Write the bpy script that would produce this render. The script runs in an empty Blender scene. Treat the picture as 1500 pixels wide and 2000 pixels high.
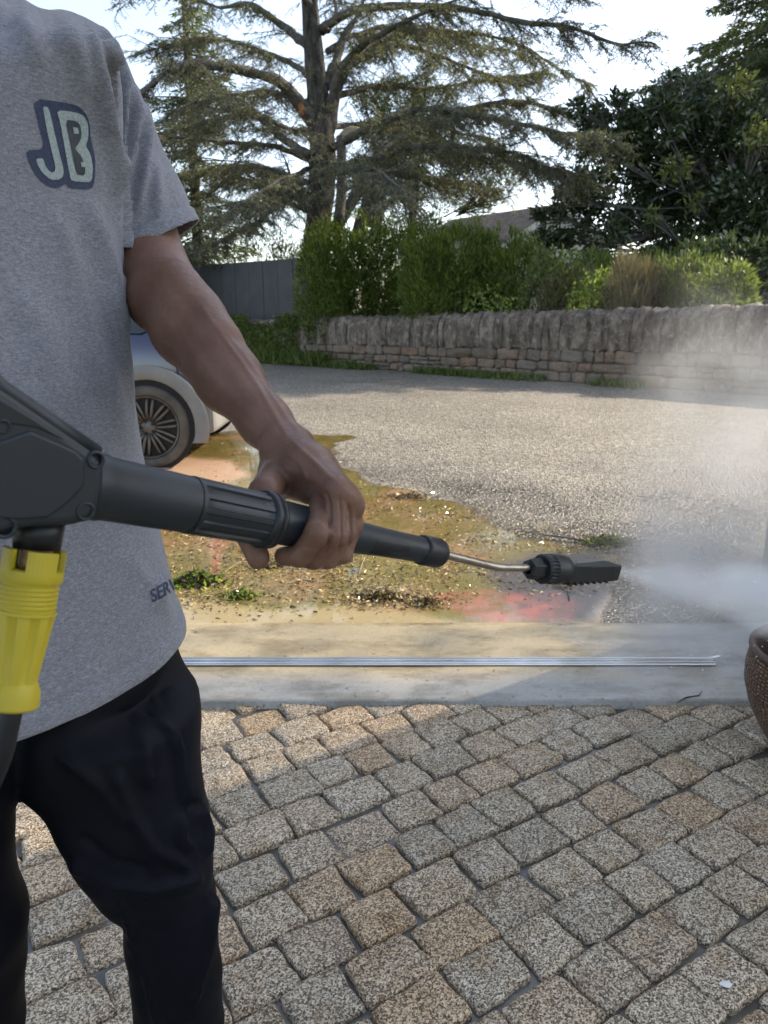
import bpy, math, random
import numpy as np
from mathutils import Vector, Matrix
from mathutils.bvhtree import BVHTree
from mathutils.geometry import tessellate_polygon

C = bpy.context.scene.collection
rng = np.random.default_rng(7)
random.seed(7)
R = math.radians

# ------------------------------------------------------------------ camera
F = 1480.0
PITCH = R(14.9)
CAMZ = 1.2
cam_d = bpy.data.cameras.new('camera')
cam = bpy.data.objects.new('camera', cam_d); C.objects.link(cam)
cam_d.sensor_fit = 'HORIZONTAL'
cam_d.sensor_width = 7.3
cam_d.lens = 7.3 * F / 1500.0
cam_d.clip_start = 0.02
cam_d.clip_end = 2000
cam_d.dof.use_dof = True
cam_d.dof.focus_distance = 1.1
cam_d.dof.aperture_fstop = 3.2
cam.location = (0, 0, CAMZ)
cam.rotation_euler = (R(90) - PITCH, 0, 0)
bpy.context.scene.camera = cam

# ------------------------------------------------------------------ world, sun, exposure
SUN_AZ = R(57)      # from +Y towards +X
SUN_EL = R(35)
sc = bpy.context.scene
w = bpy.data.worlds.new('World'); sc.world = w; w.use_nodes = True
nt = w.node_tree
bg = nt.nodes['Background']
sky = nt.nodes.new('ShaderNodeTexSky')
sky.sky_type = 'NISHITA'; sky.sun_disc = False
sky.sun_elevation = SUN_EL; sky.sun_rotation = SUN_AZ
sky.air_density = 1.0; sky.dust_density = 1.2; sky.ozone_density = 1.2; sky.altitude = 100
hs = nt.nodes.new('ShaderNodeHueSaturation'); hs.inputs['Saturation'].default_value = .70
nt.links.new(sky.outputs[0], hs.inputs['Color']); nt.links.new(hs.outputs[0], bg.inputs[0])
bg.inputs[1].default_value = 0.14
sd = bpy.data.lights.new('sun', 'SUN'); sd.energy = 3.0; sd.angle = R(0.6); sd.color = (1.0, 0.88, 0.70)
sun = bpy.data.objects.new('sun', sd); C.objects.link(sun)
sdir = Vector((math.sin(SUN_AZ)*math.cos(SUN_EL), math.cos(SUN_AZ)*math.cos(SUN_EL), math.sin(SUN_EL)))
sun.rotation_euler = sdir.to_track_quat('Z', 'Y').to_euler()
sun.location = (20, 20, 30)
sc.view_settings.view_transform = 'Standard'
sc.view_settings.look = 'None'
sc.view_settings.exposure = 1.27
sc.view_settings.gamma = 1
sc.render.engine = 'CYCLES'
sc.cycles.volume_step_rate = 1.0
sc.cycles.volume_max_steps = 80
sc.cycles.max_bounces = 6
sc.cycles.volume_bounces = 1
sc.cycles.transparent_max_bounces = 12

# ------------------------------------------------------------------ helpers
cp, sp = math.cos(PITCH), math.sin(PITCH)
FWD = np.array((0, cp, -sp)); UPV = np.array((0, sp, cp)); RT = np.array((1.0, 0, 0))
CAM = np.array((0, 0, CAMZ))
def P(px, py, d):
    return CAM + RT*((px-750)/F*d) + UPV*(-(py-1000)/F*d) + FWD*d
def G(px, py, z=0.0):
    dr = RT*((px-750)/F) + UPV*(-(py-1000)/F) + FWD
    return CAM + dr*((z-CAMZ)/dr[2])
def PY(px, py, Y):
    """point seen at a pixel that stands at world depth Y"""
    dr = RT*((px-750)/F) + UPV*(-(py-1000)/F) + FWD
    return CAM + dr*(Y/dr[1])
def proj(V):
    V = np.asarray(V, float) - CAM
    d = V@FWD
    return 750+F*(V@RT)/d, 1000-F*(V@UPV)/d, d

def props(o, label=None, cat=None, group=None, kind=None):
    if label: o['label'] = label
    if cat: o['category'] = cat
    if group: o['group'] = group
    if kind: o['kind'] = kind
    return o
def empty(name, loc=(0,0,0), label=None, cat=None, group=None, kind=None):
    o = bpy.data.objects.new(name, None); C.objects.link(o); o.location = loc
    o.empty_display_size = .1
    return props(o, label, cat, group, kind)
def link(name, me, mat, parent=None):
    o = bpy.data.objects.new(name, me); C.objects.link(o)
    if mat is not None and not me.materials:
        for m in (mat if isinstance(mat, (list, tuple)) else [mat]): me.materials.append(m)
    if parent is not None:
        o.parent = parent
        if any(parent.location):
            o.matrix_parent_inverse = Matrix.Translation(-Vector(parent.location)) if parent.parent is None else Matrix.Identity(4)
    return o
def mesh_np(name, V, Fc, smooth=False):
    V = np.ascontiguousarray(V, dtype=np.float32); Fc = np.ascontiguousarray(Fc, dtype=np.int32)
    me = bpy.data.meshes.new(name)
    me.vertices.add(len(V)); me.vertices.foreach_set('co', V.ravel())
    n, k = Fc.shape
    me.loops.add(n*k); me.loops.foreach_set('vertex_index', Fc.ravel())
    me.polygons.add(n)
    me.polygons.foreach_set('loop_start', np.arange(0, n*k, k, dtype=np.int32))
    me.polygons.foreach_set('loop_total', np.full(n, k, dtype=np.int32))
    if smooth: me.polygons.foreach_set('use_smooth', np.ones(n, dtype=bool))
    me.update(calc_edges=True); me.validate()
    return me
class MB:
    def __init__(s): s.v = []; s.f = []; s.sm = []
    def add(s, vs, fs, smooth=False):
        b = len(s.v); s.v += [tuple(float(c) for c in v) for v in vs]
        s.f += [tuple(b+i for i in f) for f in fs]; s.sm += [smooth]*len(fs)
        return s
    def box(s, c, size, rot=None, taper=1.0):
        c = np.array(c, float); h = np.array(size, float)/2
        vs = []
        for z in (-1, 1):
            t = taper if z > 0 else 1
            for x, y in ((-1,-1),(1,-1),(1,1),(-1,1)):
                v = np.array((x*h[0]*t, y*h[1]*t, z*h[2]))
                if rot is not None: v = np.array(rot @ Vector(v))
                vs.append(c+v)
        return s.add(vs, [(3,2,1,0),(4,5,6,7),(0,1,5,4),(1,2,6,5),(2,3,7,6),(3,0,4,7)])
    def tube(s, path, rad, seg=12, caps=True, smooth=True, squash=None):
        path = [np.array(p, float) for p in path]; n = len(path)
        if not hasattr(rad, '__len__'): rad = [rad]*n
        vs = []; prev = None
        for i, p in enumerate(path):
            t = path[min(i+1, n-1)] - path[max(i-1, 0)]
            t = t/(np.linalg.norm(t)+1e-12)
            if prev is None:
                a = np.array((0,0,1.0)) if abs(t[2]) < .9 else np.array((1.0,0,0))
            else: a = prev
            u = a - t*(a@t); u /= np.linalg.norm(u)+1e-12; prev = u
            v = np.cross(t, u)
            for k in range(seg):
                th = 2*math.pi*k/seg
                vs.append(p + rad[i]*(math.cos(th)*u + math.sin(th)*v))
        fs = []
        for i in range(n-1):
            for k in range(seg):
                k2 = (k+1) % seg
                fs.append((i*seg+k, i*seg+k2, (i+1)*seg+k2, (i+1)*seg+k))
        s.add(vs, fs, smooth)
        if caps:
            b = len(s.v) - n*seg
            s.f.append(tuple(b+k for k in reversed(range(seg)))); s.sm.append(False)
            s.f.append(tuple(b+(n-1)*seg+k for k in range(seg))); s.sm.append(False)
        return s
    def lathe(s, prof, o, ax, seg=32, smooth=True):
        """prof: list of (t along axis, radius)"""
        o = np.array(o, float); ax = np.array(ax, float); ax /= np.linalg.norm(ax)
        a = np.array((0,0,1.0)) if abs(ax[2]) < .9 else np.array((1.0,0,0))
        u = a-ax*(a@ax); u /= np.linalg.norm(u); v = np.cross(ax, u)
        vs = []
        for t, r in prof:
            for k in range(seg):
                th = 2*math.pi*k/seg
                vs.append(o+ax*t+r*(math.cos(th)*u+math.sin(th)*v))
        fs = []
        for i in range(len(prof)-1):
            for k in range(seg):
                k2 = (k+1) % seg
                fs.append((i*seg+k, i*seg+k2, (i+1)*seg+k2, (i+1)*seg+k))
        return s.add(vs, fs, smooth)
    def prism(s, poly, d):
        """poly: 3-D outline, d: extrusion vector"""
        n = len(poly); d = np.array(d, float)
        vs = [np.array(p, float) for p in poly] + [np.array(p, float)+d for p in poly]
        fs = [tuple(range(n))[::-1], tuple(range(n, 2*n))] + [(i, (i+1) % n, n+(i+1) % n, n+i) for i in range(n)]
        return s.add(vs, fs)
    def mesh(s, name):
        me = bpy.data.meshes.new(name); me.from_pydata(s.v, [], s.f)
        me.polygons.foreach_set('use_smooth', s.sm); me.update()
        return me
    def build(s, name, mat, parent=None, bevel=0, segs=2):
        o = link(name, s.mesh(name), mat, parent)
        if bevel:
            m = o.modifiers.new('bevel', 'BEVEL'); m.width = bevel; m.segments = segs; m.limit_method = 'ANGLE'; m.angle_limit = R(35)
            m.harden_normals = False
        return o

# ---- value noise in numpy
_perm = np.random.default_rng(3).random((64, 64, 64))
def vnoise(p):
    p = np.asarray(p, float); i = np.floor(p).astype(int); f = p-i; f = f*f*(3-2*f); i &= 63; j = (i+1) & 63
    x0,y0,z0 = i[...,0],i[...,1],i[...,2]; x1,y1,z1 = j[...,0],j[...,1],j[...,2]
    fx,fy,fz = f[...,0],f[...,1],f[...,2]
    a = _perm[x0,y0,z0]*(1-fx)+_perm[x1,y0,z0]*fx
    b = _perm[x0,y1,z0]*(1-fx)+_perm[x1,y1,z0]*fx
    c = _perm[x0,y0,z1]*(1-fx)+_perm[x1,y0,z1]*fx
    d = _perm[x0,y1,z1]*(1-fx)+_perm[x1,y1,z1]*fx
    return (a*(1-fy)+b*fy)*(1-fz)+(c*(1-fy)+d*fy)*fz
def fbm(p, o=4):
    p = np.asarray(p, float); s = 0; a = .5
    for _ in range(o):
        s = s + a*(vnoise(p)-.5)*2; p = p*2.03+11.3; a *= .5
    return s

# ------------------------------------------------------------------ materials
def mat(name, base=(.5,.5,.5), rough=.6, spec=.5, metal=0.0):
    m = bpy.data.materials.new(name); m.use_nodes = True
    b = m.node_tree.nodes['Principled BSDF']
    b.inputs['Base Color'].default_value = (*base, 1)
    b.inputs['Roughness'].default_value = rough
    b.inputs['Specular IOR Level'].default_value = spec
    b.inputs['Metallic'].default_value = metal
    return m
class NG:
    def __init__(s, m):
        s.m = m; s.nt = m.node_tree; s.N = s.nt.nodes; s.L = s.nt.links
        s.b = s.N.get('Principled BSDF')
        s.out = s.N.get('Material Output')
    def n(s, t, **kw):
        x = s.N.new(t)
        for k, v in kw.items(): setattr(x, k, v)
        return x
    def co(s, kind='Object'): return s.n('ShaderNodeTexCoord').outputs[kind]
    def map(s, v, scale=(1,1,1), loc=(0,0,0), rot=(0,0,0)):
        x = s.n('ShaderNodeMapping'); s.L.new(v, x.inputs[0])
        x.inputs[1].default_value = loc; x.inputs[2].default_value = rot; x.inputs[3].default_value = scale
        return x.outputs[0]
    def noise(s, v, scale, detail=3, rough=.55, dist=0, out=0):
        x = s.n('ShaderNodeTexNoise'); x.inputs['Scale'].default_value = scale; x.inputs['Detail'].default_value = detail
        x.inputs['Roughness'].default_value = rough; x.inputs['Distortion'].default_value = dist
        if v is not None: s.L.new(v, x.inputs['Vector'])
        return x.outputs[out]
    def voro(s, v, scale, feature='F1', out='Distance', rand=1):
        x = s.n('ShaderNodeTexVoronoi', feature=feature); x.inputs['Scale'].default_value = scale
        x.inputs['Randomness'].default_value = rand
        s.L.new(v, x.inputs['Vector']); return x.outputs[out]
    def ramp(s, f, stops, interp='LINEAR'):
        x = s.n('ShaderNodeValToRGB'); r = x.color_ramp; r.interpolation = interp
        while len(r.elements) < len(stops): r.elements.new(.5)
        for e, (p, c) in zip(r.elements, stops):
            e.position = p; e.color = (*c, 1) if hasattr(c, '__len__') else (c, c, c, 1)
        s.L.new(f, x.inputs[0]); return x.outputs[0]
    def mix(s, f, a, b, mode='MIX'):
        x = s.n('ShaderNodeMix', data_type='RGBA', blend_type=mode)
        for sock, v in ((x.inputs[0], f), (x.inputs[6], a), (x.inputs[7], b)):
            if hasattr(v, 'is_linked') or hasattr(v, 'links'): s.L.new(v, sock)
            elif hasattr(v, '__len__'): sock.default_value = (*v, 1)
            else: sock.default_value = v if sock == x.inputs[0] else (v, v, v, 1)
        return x.outputs[2]
    def math(s, op, a, b=None, c=None, clamp=False):
        x = s.n('ShaderNodeMath', operation=op); x.use_clamp = clamp
        for i, v in enumerate((a, b, c)):
            if v is None: continue
            if hasattr(v, 'links'): s.L.new(v, x.inputs[i])
            else: x.inputs[i].default_value = v
        return x.outputs[0]
    def bump(s, h, strength=.5, dist=.01, nrm=None):
        x = s.n('ShaderNodeBump'); x.inputs['Strength'].default_value = strength; x.inputs['Distance'].default_value = dist
        s.L.new(h, x.inputs['Height'])
        if nrm is not None: s.L.new(nrm, x.inputs['Normal'])
        return x.outputs[0]
    def set(s, name, v):
        if hasattr(v, 'links'): s.L.new(v, s.b.inputs[name])
        else: s.b.inputs[name].default_value = v if not (hasattr(v, '__len__') and len(v) == 3) else (*v, 1)
    def attr(s, name):
        x = s.n('ShaderNodeAttribute'); x.attribute_name = name; return x.outputs['Fac']

def noisy(name, c1, c2, scale, rough=.7, bump=.3, bscale=None, bdist=.01, spec=.4, detail=5, metal=0):
    m = mat(name, c1, rough, spec, metal); g = NG(m); co = g.co()
    n = g.noise(co, scale, detail)
    g.set('Base Color', g.ramp(n, [(.3, c1), (.7, c2)]))
    if bump: g.set('Normal', g.bump(g.noise(co, bscale or scale*4, 4), bump, bdist))
    return m

def leaf_mat(name, c1, c2, trans=.35, rough=.5, spec=.35, big=1.2):
    """c1..c2 per leaf; part of the light passes through the leaf"""
    m = mat(name, c1, rough, spec); g = NG(m)
    geo = g.n('ShaderNodeNewGeometry')
    n = g.noise(geo.outputs['Position'], big, 2)
    f = g.math('ADD', g.math('MULTIPLY', geo.outputs['Random Per Island'], .6), g.math('MULTIPLY', n, .5))
    col = g.ramp(f, [(.25, c1), (.8, c2)])
    g.set('Base Color', col)
    tr = g.n('ShaderNodeBsdfTranslucent')
    g.L.new(g.mix(1.0, col, (1.5, 1.6, .8), 'MULTIPLY'), tr.inputs[0])
    mx = g.n('ShaderNodeMixShader'); mx.inputs[0].default_value = trans
    g.L.new(g.b.outputs[0], mx.inputs[1]); g.L.new(tr.outputs[0], mx.inputs[2]); g.L.new(mx.outputs[0], g.out.inputs[0])
    return m

M = {}
# asphalt
m = mat('asphalt', (.2,.19,.17), .7); g = NG(m); co = g.co()
sx = g.n('ShaderNodeSeparateXYZ'); g.L.new(co, sx.inputs[0])
n1 = g.noise(co, 130, 4, .7); n2 = g.noise(co, .7, 4); n3 = g.noise(co, 60, 2)
v1 = g.voro(co, 85, out='Color')
vg = g.n('ShaderNodeSeparateColor'); g.L.new(v1, vg.inputs[0])
v2 = g.n('ShaderNodeSeparateColor'); g.L.new(g.voro(co, 38, out='Color'), v2.inputs[0])
vgs = g.math('ADD', g.math('MULTIPLY', vg.outputs[0], .62), g.math('MULTIPLY', v2.outputs[1], .38))
base = g.ramp(vgs, [(.15, (.07,.062,.05)), (.5, (.23,.20,.155)), (.85, (.52,.46,.36))])
base = g.mix(g.ramp(n2, [(.35, 0), (.7, 1)]), base, g.mix(1, base, (.72,.72,.72), 'MULTIPLY'))
wet = g.math('ADD', g.math('MULTIPLY', g.math('SUBTRACT', 6.6, sx.outputs[1]), .42), g.math('MULTIPLY', g.math('SUBTRACT', g.noise(co, 1.1, 4, .6), .5), 3.0), clamp=True)
# the wet part lies right of the pool
g.set('Base Color', g.mix(wet, base, g.mix(1, base, (.42,.41,.41), 'MULTIPLY')))
g.set('Roughness', g.math('SUBTRACT', .75, g.math('MULTIPLY', wet, .50)))
g.set('Normal', g.bump(g.math('ADD', g.voro(co, 85), g.math('MULTIPLY', g.voro(co, 38), .9)), 1.0, .010))
M['asphalt'] = m
# granite
def granite():
    m = mat('granite', (.3,.27,.23), .5); g = NG(m)
    oi = g.n('ShaderNodeObjectInfo')
    co = g.co()
    off = g.n('ShaderNodeVectorMath', operation='SCALE'); off.inputs[0].default_value = (37, 17, 9); g.L.new(oi.outputs['Random'], off.inputs['Scale'])
    ad = g.n('ShaderNodeVectorMath', operation='ADD'); g.L.new(co, ad.inputs[0]); g.L.new(off.outputs[0], ad.inputs[1]); co = ad.outputs[0]
    n = g.noise(co, 210, 4, .85)
    vs3 = g.n('ShaderNodeSeparateColor'); g.L.new(g.voro(co, 330, out='Color'), vs3.inputs[0])
    nn = g.math('ADD', g.math('MULTIPLY', n, .62), g.math('MULTIPLY', vs3.outputs[0], .38))
    sp_ = g.ramp(nn, [(.33, (.08,.063,.047)), (.44, (.25,.205,.155)), (.53, (.56,.485,.38)), (.68, (.94,.86,.73))])
    tint = g.ramp(oi.outputs['Random'], [(0, (.80,.75,.66)), (.35, (1,.90,.76)), (.6, (.94,.89,.80)), (.8, (1.0,.80,.58)), (1, (.86,.79,.70))])
    col = g.mix(1, sp_, tint, 'MULTIPLY')
    st = g.noise(co, 14, 4, .6)
    col = g.mix(g.ramp(st, [(.45, 0), (.75, .75)]), col, g.mix(1, col, (.66,.54,.38), 'MULTIPLY'))
    # worn damp rim of each stone
    g.set('Base Color', col)
    g.set('Roughness', g.ramp(st, [(.3, .28), (.7, .6)]))
    g.set('Normal', g.bump(g.math('ADD', g.noise(co, 230, 4, .7), g.math('MULTIPLY', g.noise(co, 45, 4), 3.0)), 1.0, .0045))
    return m
M['granite'] = granite()
# bedding between the setts, wet
m = mat('wet_bedding', (.12,.11,.095), .12, .6); g = NG(m); co = g.co()
n = g.noise(co, 9, 5, .6)
g.set('Base Color', g.ramp(n, [(.3, (.05,.044,.034)), (.5, (.095,.085,.068)), (.75, (.19,.17,.14))]))
g.set('Roughness', g.ramp(g.noise(co, 6, 3), [(.42, .06), (.6, .4)]))
g.set('Normal', g.bump(g.math('ADD', g.noise(co, 60, 4), g.math('MULTIPLY', g.noise(co, 300, 2), .3)), .35, .004))
M['bed'] = m
# concrete
m = mat('wet_concrete', (.4,.36,.29), .4); g = NG(m); co = g.co()
sx = g.n('ShaderNodeSeparateXYZ'); g.L.new(co, sx.inputs[0])
n = g.noise(co, 2.2, 5, .6); nf = g.noise(co, 90, 4, .7); spk = g.noise(co, 38, 3, .6)
tan_ = g.mix(n, (.47,.37,.21), (.36,.30,.20)); gry = g.mix(n, (.30,.30,.285), (.38,.375,.36))
fx = g.math('ADD', g.math('MULTIPLY', g.math('SUBTRACT', sx.outputs[0], .55), 1.5), g.math('MULTIPLY', g.math('SUBTRACT', g.noise(co, 3, 4), .5), 2.6), clamp=True)
fy = g.math('MULTIPLY', g.math('SUBTRACT', 2.38, sx.outputs[1]), 9, clamp=True)
col = g.mix(g.math('MAXIMUM', fx, g.math('MULTIPLY', fy, .8)), tan_, gry)
col = g.mix(g.ramp(g.noise(g.map(co, (1, 2.2, 1)), 3.3, 6, .7), [(.46, 0), (.62, .8)]), col, g.mix(1, col, (.5,.48,.42), 'MULTIPLY'))
col = g.mix(g.ramp(nf, [(.45, 0), (.8, .55)]), col, g.mix(1, col, (.5,.47,.4), 'MULTIPLY'))
col = g.mix(g.ramp(spk, [(.66, 0), (.72, .8)]), col, (.08,.055,.03))
g.set('Base Color', col)
g.set('Roughness', g.ramp(g.noise(co, 4, 3), [(.35, .14), (.65, .5)]))
g.set('Normal', g.bump(g.math('ADD', g.noise(co, 30, 4), nf), .3, .003))
M['concrete'] = m
M['soil'] = noisy('soil', (.06,.07,.03), (.13,.12,.06), 3, .95, .6, 20, .03)
M['stonewall'] = None
# wall stones
m = mat('rubble_stone', (.2,.17,.14), .85, .3); g = NG(m); oi = g.n('ShaderNodeObjectInfo'); geo = g.n('ShaderNodeNewGeometry'); co = geo.outputs['Position']
n = g.noise(co, 5, 6, .7)
c = g.ramp(oi.outputs['Random'], [(0, (.20,.155,.115)), (.3, (.29,.21,.15)), (.55, (.25,.21,.17)), (.75, (.30,.185,.125)), (1, (.19,.165,.14))])
c = g.mix(g.ramp(n, [(.4, 0), (.7, .7)]), c, g.mix(1, c, (.55,.55,.52), 'MULTIPLY'))
c = g.mix(g.ramp(g.noise(co, 13, 5, .7), [(.58, 0), (.68, .7)]), c, (.36,.34,.29))
g.set('Base Color', c); g.set('Normal', g.bump(g.noise(co, 22, 6, .7), .9, .03)); M['rubble'] = m
m = mat('coping_stone', (.2,.17,.14), .9, .3); g = NG(m); oi = g.n('ShaderNodeObjectInfo'); geo = g.n('ShaderNodeNewGeometry'); co = geo.outputs['Position']
n = g.noise(g.map(co, (1,1,.5)), 6, 6, .75)
c = g.ramp(n, [(.35, (.075,.058,.044)), (.5, (.19,.15,.115)), (.68, (.40,.34,.27))])
c = g.mix(g.ramp(g.noise(co, 9, 5, .7), [(.56, 0), (.66, .75)]), c, (.40,.36,.32))
sep = g.n('ShaderNodeSeparateXYZ'); g.L.new(geo.outputs['Position'], sep.inputs[0])
g.set('Base Color', c); g.set('Normal', g.bump(g.noise(co, 16, 6, .75), 1.0, .04)); M['coping'] = m
M['mortar'] = noisy('wall_mortar', (.09,.08,.065), (.16,.14,.115), 8, .95, .6, 40, .02)
M['bark'] = noisy('cedar_bark', (.07,.062,.05), (.17,.155,.13), 9, .95, 1.0, 26, .05)
m = mat('cedar_bark_furrowed', (.1,.09,.07), .95, .2); g = NG(m); co = g.co()
n = g.noise(g.map(co, (1,1,.22)), 9, 6, .7, .4)
g.set('Base Color', g.ramp(n, [(.33, (.03,.026,.022)), (.5, (.085,.075,.062)), (.7, (.17,.155,.13))]))
g.set('Normal', g.bump(n, 1.0, .12)); M['trunk'] = m
M['torn'] = noisy('torn_wood', (.30,.09,.03), (.42,.17,.06), 14, .8, .5)
M['dead'] = noisy('dead_wood', (.26,.21,.13), (.36,.30,.19), 8, .9, .6, 40)
M['cedar'] = leaf_mat('cedar_needles', (.10,.105,.065), (.26,.26,.16), .4, .55)
M['spruce'] = leaf_mat('spruce_needles', (.075,.09,.06), (.18,.20,.13), .35, .6)
M['pine'] = leaf_mat('pine_needles', (.08,.095,.05), (.18,.20,.10), .3, .6)
M['hedge'] = leaf_mat('hedge_leaves', (.035,.060,.018), (.24,.30,.07), .42, .5)
M['shrub_y'] = leaf_mat('young_leaves', (.14,.20,.05), (.38,.45,.14), .45, .45)
M['shrub_g'] = leaf_mat('shrub_leaves', (.065,.09,.035), (.21,.25,.09), .4, .5)
M['twigs_dry'] = leaf_mat('dry_stems', (.10,.08,.05), (.30,.25,.16), .2, .8)
M['broad'] = leaf_mat('evergreen_leaves', (.022,.038,.018), (.10,.13,.06), .2, .22, .7)
M['broad_y'] = leaf_mat('yellowing_leaves', (.06,.09,.03), (.27,.27,.09), .35, .4)
M['grass'] = leaf_mat('weed_blades', (.05,.09,.02), (.20,.24,.07), .35, .6)
M['moss'] = leaf_mat('moss_leaves', (.08,.13,.02), (.30,.38,.08), .4, .7)
M['litter'] = leaf_mat('litter_bits', (.12,.07,.03), (.62,.47,.22), .05, .12, .6)
M['litter_d'] = leaf_mat('dark_litter', (.02,.017,.01), (.13,.09,.04), .05, .3, .6)
M['fence'] = noisy('fence_board', (.050,.052,.056), (.070,.072,.076), 3, .55, .15, 60)
M['plaster'] = noisy('pale_render', (.62,.60,.55), (.72,.70,.65), 2, .9, .2, 60)
M['rooftile'] = noisy('roof_tile', (.15,.115,.095), (.27,.21,.17), 4, .85, .5, 30)
M['post'] = noisy('pillar_render', (.42,.38,.29), (.60,.54,.42), 6, .85, .7, 60, .006)
# fabrics
def cloth(name, c1, c2, c3):
    m = mat(name, c1, .95, .15); g = NG(m); co = g.co()
    a = g.noise(g.map(co, (170, 170, 520)), 1.0, 4, .75); b = g.noise(g.map(co, (800, 800, 1000)), 1.0, 2, .6); d = g.noise(g.map(co, (6, 6, 5)), 1, 3)
    f = g.math('ADD', g.math('MULTIPLY', a, .55), g.math('ADD', g.math('MULTIPLY', b, .4), g.math('MULTIPLY', d, .12)))
    g.set('Base Color', g.ramp(f, [(.40, c1), (.53, c2), (.68, c3)]))
    g.set('Sheen Weight', .25); g.set('Sheen Roughness', .5)
    g.set('Normal', g.bump(g.math('ADD', a, b), .35, .0012))
    return m
M['shirt'] = cloth('heather_jersey', (.115,.116,.133), (.19,.19,.212), (.31,.31,.33))
m = mat('navy_twill', (.0022,.0024,.0045), .6, .13); g = NG(m); co = g.co()
g.set('Base Color', g.ramp(g.noise(co, 4, 3), [(.3, (.0022,.0023,.0036)), (.7, (.0045,.005,.011))]))
g.set('Normal', g.bump(g.noise(co, 900, 2), .15, .0006)); M['trousers'] = m
m = mat('skin', (.20,.115,.085), .5, .28); g = NG(m); co = g.co()
n = g.noise(co, 22, 4, .6)
g.set('Base Color', g.ramp(n, [(.3, (.135,.068,.044)), (.55, (.175,.094,.063)), (.75, (.205,.115,.08))]))
g.b.inputs['Subsurface Weight'].default_value = .12; g.b.inputs['Subsurface Radius'].default_value = (.01,.004,.002); g.b.inputs['Subsurface Scale'].default_value = .5
g.set('Roughness', g.ramp(g.noise(co, 120, 3), [(.3, .36), (.7, .52)]))
g.set('Normal', g.bump(g.math('ADD', g.voro(co, 700), g.noise(co, 160, 4)), .16, .0012)); M['skin'] = m
M['nail'] = mat('nail', (.33,.20,.17), .35)
M['hair'] = noisy('hair', (.012,.009,.007), (.03,.022,.016), 60, .6, .5)
M['shoe'] = mat('shoe_leather', (.02,.02,.02), .5)
def plastic(name, c, rough=.42):
    m = mat(name, c, rough, .45); g = NG(m); co = g.co()
    n = g.noise(co, 14, 5, .65)
    g.set('Base Color', g.mix(g.ramp(n, [(.42, 0), (.75, .35)]), c, tuple(min(1, x*1.3+.006) for x in c)))
    g.set('Roughness', g.ramp(g.noise(co, 9, 4), [(.3, rough-.08), (.7, rough+.14)]))
    g.set('Normal', g.bump(g.noise(co, 1100, 2), .12, .0005))
    return m
M['plastic'] = plastic('dark_grey_plastic', (.012,.0155,.0200))
M['plastic_d'] = plastic('black_plastic', (.006,.0072,.009))
M['groove'] = mat('recess_plastic', (.010,.011,.012), .6)
M['yellow'] = plastic('yellow_plastic', (.42,.33,.020), .45)
M['brass'] = noisy('dull_brass', (.16,.10,.05), (.28,.19,.09), 60, .45, .2, metal=.8)
M['steel'] = noisy('stained_steel', (.26,.22,.18), (.40,.36,.31), 60, .32, .1, metal=1.0)
m = mat('aluminium', (.62,.63,.66), .28, .5, 1.0); g = NG(m); co = g.co()
g.set('Roughness', g.ramp(g.noise(g.map(co, (1, 60, 60)), 4, 4), [(.3, .2), (.7, .42)]))
g.set('Base Color', g.ramp(g.noise(co, 5, 4), [(.3, (.46,.45,.44)), (.7, (.74,.73,.71))])); M['alu'] = m
M['carblue'] = mat('dark_blue_paint', (.012,.018,.06), .12, .8)
M['carblue'].node_tree.nodes['Principled BSDF'].inputs['Coat Weight'].default_value = 1
M['cladding'] = noisy('dusty_cladding', (.17,.165,.155), (.25,.24,.22), 3, .7, .1, 90)
M['tyre'] = noisy('dusty_tyre', (.045,.040,.034), (.12,.105,.085), 8, .85, .3, 60)
M['rim'] = noisy('dark_alloy', (.07,.06,.052), (.15,.13,.11), 6, .38, .1, 50, metal=.6)
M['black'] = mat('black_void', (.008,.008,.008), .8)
M['glass'] = mat('window_glass', (.03,.035,.035), .04, .8)
M['lamp_red'] = mat('tail_lamp', (.35,.01,.01), .15)
M['lamp_white'] = mat('head_lamp', (.6,.6,.62), .1)
m = mat('woven_resin', (.12,.065,.035), .5); g = NG(m); co = g.co('UV')
vv = g.voro(g.map(co, (92, 27, 1)), 1, 'DISTANCE_TO_EDGE', 'Distance', .45)
g.set('Base Color', g.mix(g.ramp(vv, [(.03, 0), (.18, 1)]), (.010,.006,.004), g.ramp(g.noise(co, 40, 3), [(.3, (.13,.065,.033)), (.7, (.27,.15,.085))])))
g.set('Normal', g.bump(g.ramp(vv, [(0, 0), (.3, 1)]), 1, .009)); g.set('Roughness', .42); M['woven'] = m
M['potrim'] = noisy('pot_rim', (.06,.035,.022), (.10,.06,.04), 20, .4, .2)
M['terracotta'] = noisy('terracotta', (.35,.10,.05), (.45,.15,.08), 10, .7, .3)
M['potsoil'] = noisy('pot_soil', (.008,.006,.005), (.03,.022,.016), 30, .95, 1, 90)
M['blueplastic'] = mat('blue_plastic', (.06,.28,.65), .3)
M['petal'] = mat('petal', (.75,.72,.66), .5)
M['print_navy'] = noisy('navy_print', (.018,.026,.060), (.05,.06,.10), 420, .75, .15, 500, .0005)
M['print_dark'] = noisy('charcoal_print', (.03,.036,.042), (.06,.066,.07), 60, .75, .15, 500, .0005)
M['print_pale'] = noisy('pale_print', (.20,.25,.24), (.36,.41,.39), 420, .75, .15, 500, .0005)
M['print_hem'] = noisy('hem_print', (.020,.028,.06), (.05,.06,.09), 90, .75, .15, 500, .0005)
M['gunprint'] = mat('label_print', (.085,.093,.10), .5)

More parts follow.
